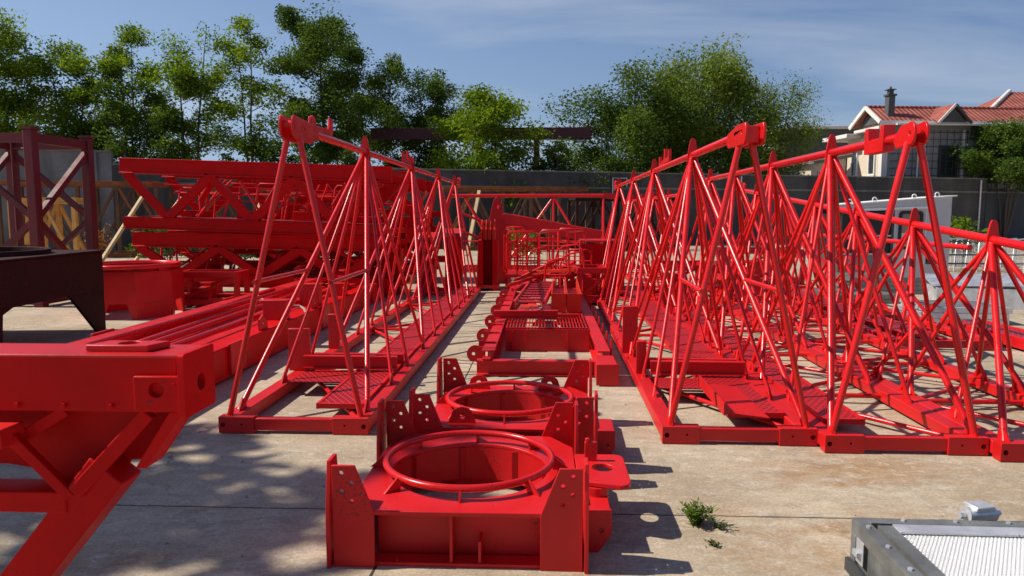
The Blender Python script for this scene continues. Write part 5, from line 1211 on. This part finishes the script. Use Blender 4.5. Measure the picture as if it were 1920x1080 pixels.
def tree(name, label, x, y, height, width, seed, mat=None, stems=1, leaves=9000, size=0.24, base=0.28, density=1.0, droop=0.0, spread=0.3, cat='tree', group=None, trunk_r=0.13, clump=0.55, aspect=0.55, shape=1.0):
    rng = np.random.default_rng(seed); rnd = random.Random(seed)
    t = thing(name, label, cat, (x, y, 0), rnd.uniform(0, 6), group)
    tips = []; wood = MB()
    for s in range(stems):
        ang = 2 * math.pi * s / stems + rnd.uniform(-0.5, 0.5)
        lean = (width * spread * rnd.uniform(0.5, 1.0)) if stems > 1 else width * 0.06
        hh = height * (rnd.uniform(0.78, 0.96) if s else 0.96)
        n = 9; pts = []; rs = []
        r0 = trunk_r * (0.75 if stems > 1 else 1.0)
        for i in range(n + 1):
            f = i / n
            w = 0.04 * height * f * (1 - f)
            pts.append(Vector((math.cos(ang) * (lean * f ** 1.3 + (0.12 if stems > 1 else 0)) + rnd.uniform(-w, w) * 0.5, math.sin(ang) * (lean * f ** 1.3 + (0.12 if stems > 1 else 0)) + rnd.uniform(-w, w) * 0.5, hh * f)))
            rs.append(r0 * (1 - 0.88 * f))
        wood.pipe(pts, 0.1, 6, rs=rs)
        nl = int(13 / max(1, stems ** 0.6))
        for k in range(nl):
            f = base + (0.97 - base) * (k + rnd.random()) / nl
            i = min(int(f * n), n - 1); p = pts[i].lerp(pts[i + 1], f * n - i)
            a = k * 2.4 + rnd.uniform(-0.6, 0.6) + ang
            prof = math.sin(math.pi * min(1, max(0.08, (f - base + 0.14) / (1.14 - base))) ** (0.8 * shape)) ** 0.7
            ln = width * 0.5 * prof * rnd.uniform(0.6, 1.12)
            up = rnd.uniform(0.25, 0.8) * ln * (1 if droop == 0 else 0.8)
            q = p + Vector((math.cos(a) * ln, math.sin(a) * ln, up)); md = p.lerp(q, 0.55) + Vector((0, 0, -0.06 * ln + (0.22 * ln if droop else 0)))
            if droop: q.z -= 0.25 * ln
            wood.pipe([p, md, q], 0.05, 4, rs=[max(0.02, rs[i] * 0.5), max(0.015, rs[i] * 0.3), 0.01])
            for j in range(4):
                g_ = rnd.uniform(0.35, 1.0); c = p.lerp(md, g_ / 0.55) if g_ < 0.55 else md.lerp(q, (g_ - 0.55) / 0.45)
                e = c + Vector((rnd.uniform(-1, 1), rnd.uniform(-1, 1), rnd.uniform(-0.3, 0.8))) * (0.16 * width * rnd.uniform(0.5, 1.2))
                wood.pipe([c, e], 0.02, 3, rs=[0.016, 0.006]); tips.append((e, 1.0)); 
            tips.append((q, 1.1))
        tips.append((pts[-1], 0.9))
    wood.build('trunk', BARK, t)
    wts = np.array([w * rnd.uniform(0.3, 1.6) for _, w in tips]); wts /= wts.sum()
    cnt = rng.multinomial(int(leaves * density), wts); P = []
    for (c, w), k in zip(tips, cnt):
        sg = clump * rnd.uniform(0.6, 1.3) * width * 0.16
        o = np.clip(rng.normal(size=(k, 3)), -1.6, 1.6) * np.array([sg, sg, sg * (0.7 if not droop else 1.1)])
        if droop: o[:, 2] -= np.abs(rng.normal(size=k)) * sg * 1.3
        P.append(np.array(c)[None, :] + o)
    P = np.concatenate(P); P = P[P[:, 2] > 0.2]
    crown_obj(P, size, rng, mat, t, droop, aspect)
    return t

TG = 'trees standing beyond the wall'
#        name, label, x, y, height, width, seed, material, kwargs
TREES = [
 ('broadleaf_tree', 'bright green dense tree at the left edge, in full sun', -26.0, 34.0, 11.3, 5.0, 11, LEAF, dict(leaves=16000)),
 ('broadleaf_tree', 'sunlit tree just right of the one at the left edge, over the old mast', -22.6, 34.5, 9.9, 4.2, 12, LEAF, dict(leaves=12000, stems=2)),
 ('broadleaf_tree', 'slim tree with a darker raised crown tip, above the pillar in the wall', -20.2, 35.0, 11.0, 3.6, 13, LEAF, dict(leaves=9500, stems=2)),
 ('broadleaf_tree', 'open multi-stemmed tree with a lit crown above the platform stack', -17.2, 34.8, 11.0, 4.2, 14, LEAF, dict(leaves=9500, stems=3, base=0.34)),
 ('broadleaf_tree', 'thin airy tree with a lone tall top shoot, left of the tallest tree', -14.3, 35.2, 11.0, 3.2, 15, LEAF, dict(leaves=5200, stems=2, base=0.3)),
 ('broadleaf_tree', 'tallest dark dense tree, behind the hooked head of the left jib', -10.7, 35.4, 11.5, 4.6, 16, LEAF_DARK, dict(leaves=17000, base=0.3, shape=0.85)),
 ('broadleaf_tree', 'dark tree right of the tallest one, its top catching light', -9.05, 39.6, 11.2, 4.5, 17, LEAF_DARK, dict(leaves=14000, stems=2)),
 ('broadleaf_tree', 'thin twiggy tree behind the left end of the maroon girder', -6.1, 40.5, 9.7, 3.2, 18, LEAF_DARK, dict(leaves=6000, stems=3)),
 ('broadleaf_tree', 'dark low tree filling the gap under the maroon girder', -7.2, 41.0, 7.6, 4.4, 28, LEAF_DARK, dict(leaves=9000, stems=3, base=0.2)),
 ('leafy_shrub', 'bright yellow-green bushy tree in front of the maroon girder', -2.85, 36.2, 7.3, 4.9, 19, LEAF_BRIGHT, dict(leaves=11500, stems=4, base=0.22, size=0.28)),
 ('leafy_shrub', 'small dark bush below the maroon girder, left of the willow', 0.15, 36.6, 5.2, 2.5, 20, LEAF_DARK, dict(leaves=4200, stems=3, base=0.3)),
 ('broadleaf_tree', 'dark dense round tree forming the left half of the willow clump', 4.3, 39.0, 8.6, 6.2, 21, LEAF_DARK, dict(leaves=19000, stems=4, base=0.14, size=0.26)),
 ('willow_tree', 'tall yellow-green willow with drooping airy twigs, right of centre', 8.6, 41.5, 10.1, 7.2, 22, LEAF_WILLOW, dict(leaves=38000, stems=5, base=0.16, size=0.32, droop=0.55, aspect=0.42)),
 ('willow_tree', 'wispy smaller willow at the right side of the willow clump', 12.4, 42.0, 9.0, 4.6, 23, LEAF_WILLOW, dict(leaves=10500, stems=3, base=0.25, size=0.24, droop=0.7, aspect=0.36)),
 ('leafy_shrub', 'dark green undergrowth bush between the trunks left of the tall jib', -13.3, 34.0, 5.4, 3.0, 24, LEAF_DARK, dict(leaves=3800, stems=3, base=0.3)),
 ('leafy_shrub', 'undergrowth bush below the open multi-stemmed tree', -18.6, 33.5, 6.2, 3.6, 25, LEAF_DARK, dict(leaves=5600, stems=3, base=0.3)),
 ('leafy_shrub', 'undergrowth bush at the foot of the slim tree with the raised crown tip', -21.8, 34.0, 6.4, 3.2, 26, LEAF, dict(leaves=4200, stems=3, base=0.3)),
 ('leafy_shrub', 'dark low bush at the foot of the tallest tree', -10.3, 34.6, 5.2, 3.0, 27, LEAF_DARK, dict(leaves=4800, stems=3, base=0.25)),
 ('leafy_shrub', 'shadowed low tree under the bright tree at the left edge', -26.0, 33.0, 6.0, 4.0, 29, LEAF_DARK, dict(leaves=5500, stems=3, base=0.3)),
 ('leafy_shrub', 'dark low tree showing behind the boxed head of the jib', 12.6, 43.2, 6.3, 3.4, 31, LEAF_DARK, dict(leaves=8000, stems=3, base=0.12)),
 ('leafy_shrub', 'many-stemmed dark shrub in front of the porch house at right', 26.9, 43.8, 6.7, 4.5, 30, LEAF_DARK, dict(leaves=15000, stems=9, base=0.52, spread=0.42, trunk_r=0.08, size=0.26, clump=0.5)),
]
for nm, lab, x, y, h, w, sd, mt, kw in TREES:
    kw = dict(kw); kw['leaves'] = int(kw['leaves'] * (1.8 if x < -5 else 2.0)); kw['size'] = kw.get('size', 0.24) * 0.58; kw['base'] = kw.get('base', 0.28) + (0.05 if nm == 'broadleaf_tree' else 0)
    tree(nm, lab, x, y, h, w, sd, mt, group=TG, **kw)
# the tree whose shade dapples the near ground: it grows left of the camera
tree('broadleaf_tree', 'broad tree left of the camera that throws dappled shade on the near concrete', -10.2, 3.75, 9.5, 3.5, 51, LEAF, leaves=680, size=0.42, base=0.60, stems=1, clump=0.33)
# small bush by the downpipe
tree('leafy_shrub', 'small fresh green bush at the foot of the white downpipe', 12.6, 22.6, 1.55, 0.95, 41, LEAF_BRIGHT, stems=4, leaves=900, size=0.13, base=0.2, cat='bush', trunk_r=0.02)
tree('leafy_shrub', 'dark green weeds under the lower red platform truss', -8.9, 20.5, 1.0, 1.6, 42, LEAF_DARK, stems=5, leaves=900, size=0.14, base=0.1, cat='bush', trunk_r=0.02, spread=0.5)
tree('leafy_shrub', 'green weeds growing by the orange rack', -11.8, 22.2, 1.3, 1.5, 43, LEAF_DARK, stems=5, leaves=900, size=0.14, base=0.1, cat='bush', trunk_r=0.02, spread=0.5)
tree('leafy_shrub', 'green weeds behind the tower head, mid yard', -1.0, 24.5, 1.1, 1.6, 44, LEAF, stems=5, leaves=700, size=0.13, base=0.1, cat='bush', trunk_r=0.02, spread=0.5)

def tuft(name, label, x, y, n, h, w, seed, mat, blades=3, width=0.008):
    rnd = random.Random(seed); m = MB()
    t = thing(name, label, 'weed', (x, y, 0), 0)
    st = MB()
    for k in range(n):
        a = rnd.uniform(0, 6.28); r0 = rnd.uniform(0, 0.25) * w; ln = h * rnd.uniform(0.5, 1.1)
        p0 = Vector((math.cos(a) * r0, math.sin(a) * r0, 0)); out = Vector((math.cos(a), math.sin(a), 0)) * (w * rnd.uniform(0.3, 1.0))
        p1 = p0 + out * 0.5 + Vector((0, 0, ln * 0.75)); p2 = p0 + out + Vector((0, 0, ln * rnd.uniform(0.45, 1.0)))
        st.pipe([p0, p1, p2], 0.002, 4, rs=[0.003, 0.002, 0.001])
        for j in range(blades):
            f = (j + rnd.random()) / blades; c = p0.lerp(p1, f * 2) if f < 0.5 else p1.lerp(p2, f * 2 - 1)
            b = rnd.uniform(0, 6.28); d = Vector((math.cos(b), math.sin(b), rnd.uniform(-0.1, 0.8))).normalized(); l = rnd.uniform(0.02, 0.05) * (h / 0.15) ** 0.5
            sd = d.cross(Vector((0, 0, 1))).normalized() * width * 0.5
            m.add([c, c + d * l * 0.5 + sd, c + d * l, c + d * l * 0.5 - sd], [(0, 1, 2, 3)])
    st.build('stalks', BARK if mat is not STRAW else STRAW, t); m.build('leaves', mat, t, smooth=False)
tuft('weed', 'green feathery weed growing from the concrete joint beside the nearest base', 0.79, 3.64, 40, 0.115, 0.085, 5, LEAF, blades=16, width=0.010)
tuft('weed', 'low runner of the weed spreading right along the joint', 0.90, 3.60, 10, 0.04, 0.07, 6, LEAF_DARK, blades=8, width=0.009)
tuft('weed', 'thin brown-green weed trailing toward the camera from the joint', 0.83, 3.40, 8, 0.03, 0.04, 7, LEAF_DARK, blades=8, width=0.009)
tuft('dry_grass', 'dry orange grass tuft at the foot of the orange rack', -14.9, 23.6, 60, 1.3, 0.5, 8, STRAW, blades=6, width=0.05)

# grit and pebbles on the slab
rnd = random.Random(77); m = MB()
for k in range(420):
    x, y = rnd.uniform(-2.4, 4.5), rnd.uniform(2.9, 9.0)
    r = rnd.choice((0.003, 0.004, 0.005, 0.007, 0.011)) * rnd.uniform(0.7, 1.2)
    a = rnd.uniform(0, 6.28); c_, s_ = math.cos(a) * r, math.sin(a) * r
    m.add([(x - c_, y - s_, 0), (x + s_ * 0.8, y - c_ * 0.8, 0), (x + c_, y + s_, 0), (x - s_ * 0.8, y + c_ * 0.8, 0), (x + c_ * 0.2, y + s_ * 0.2, r * 0.9)], [(0, 1, 4), (1, 2, 4), (2, 3, 4), (3, 0, 4)])
tag(m.build('grit', paint('grey_grit', (0.26, 0.23, 0.19), rough=0.9, var=0.4)), kind='stuff')
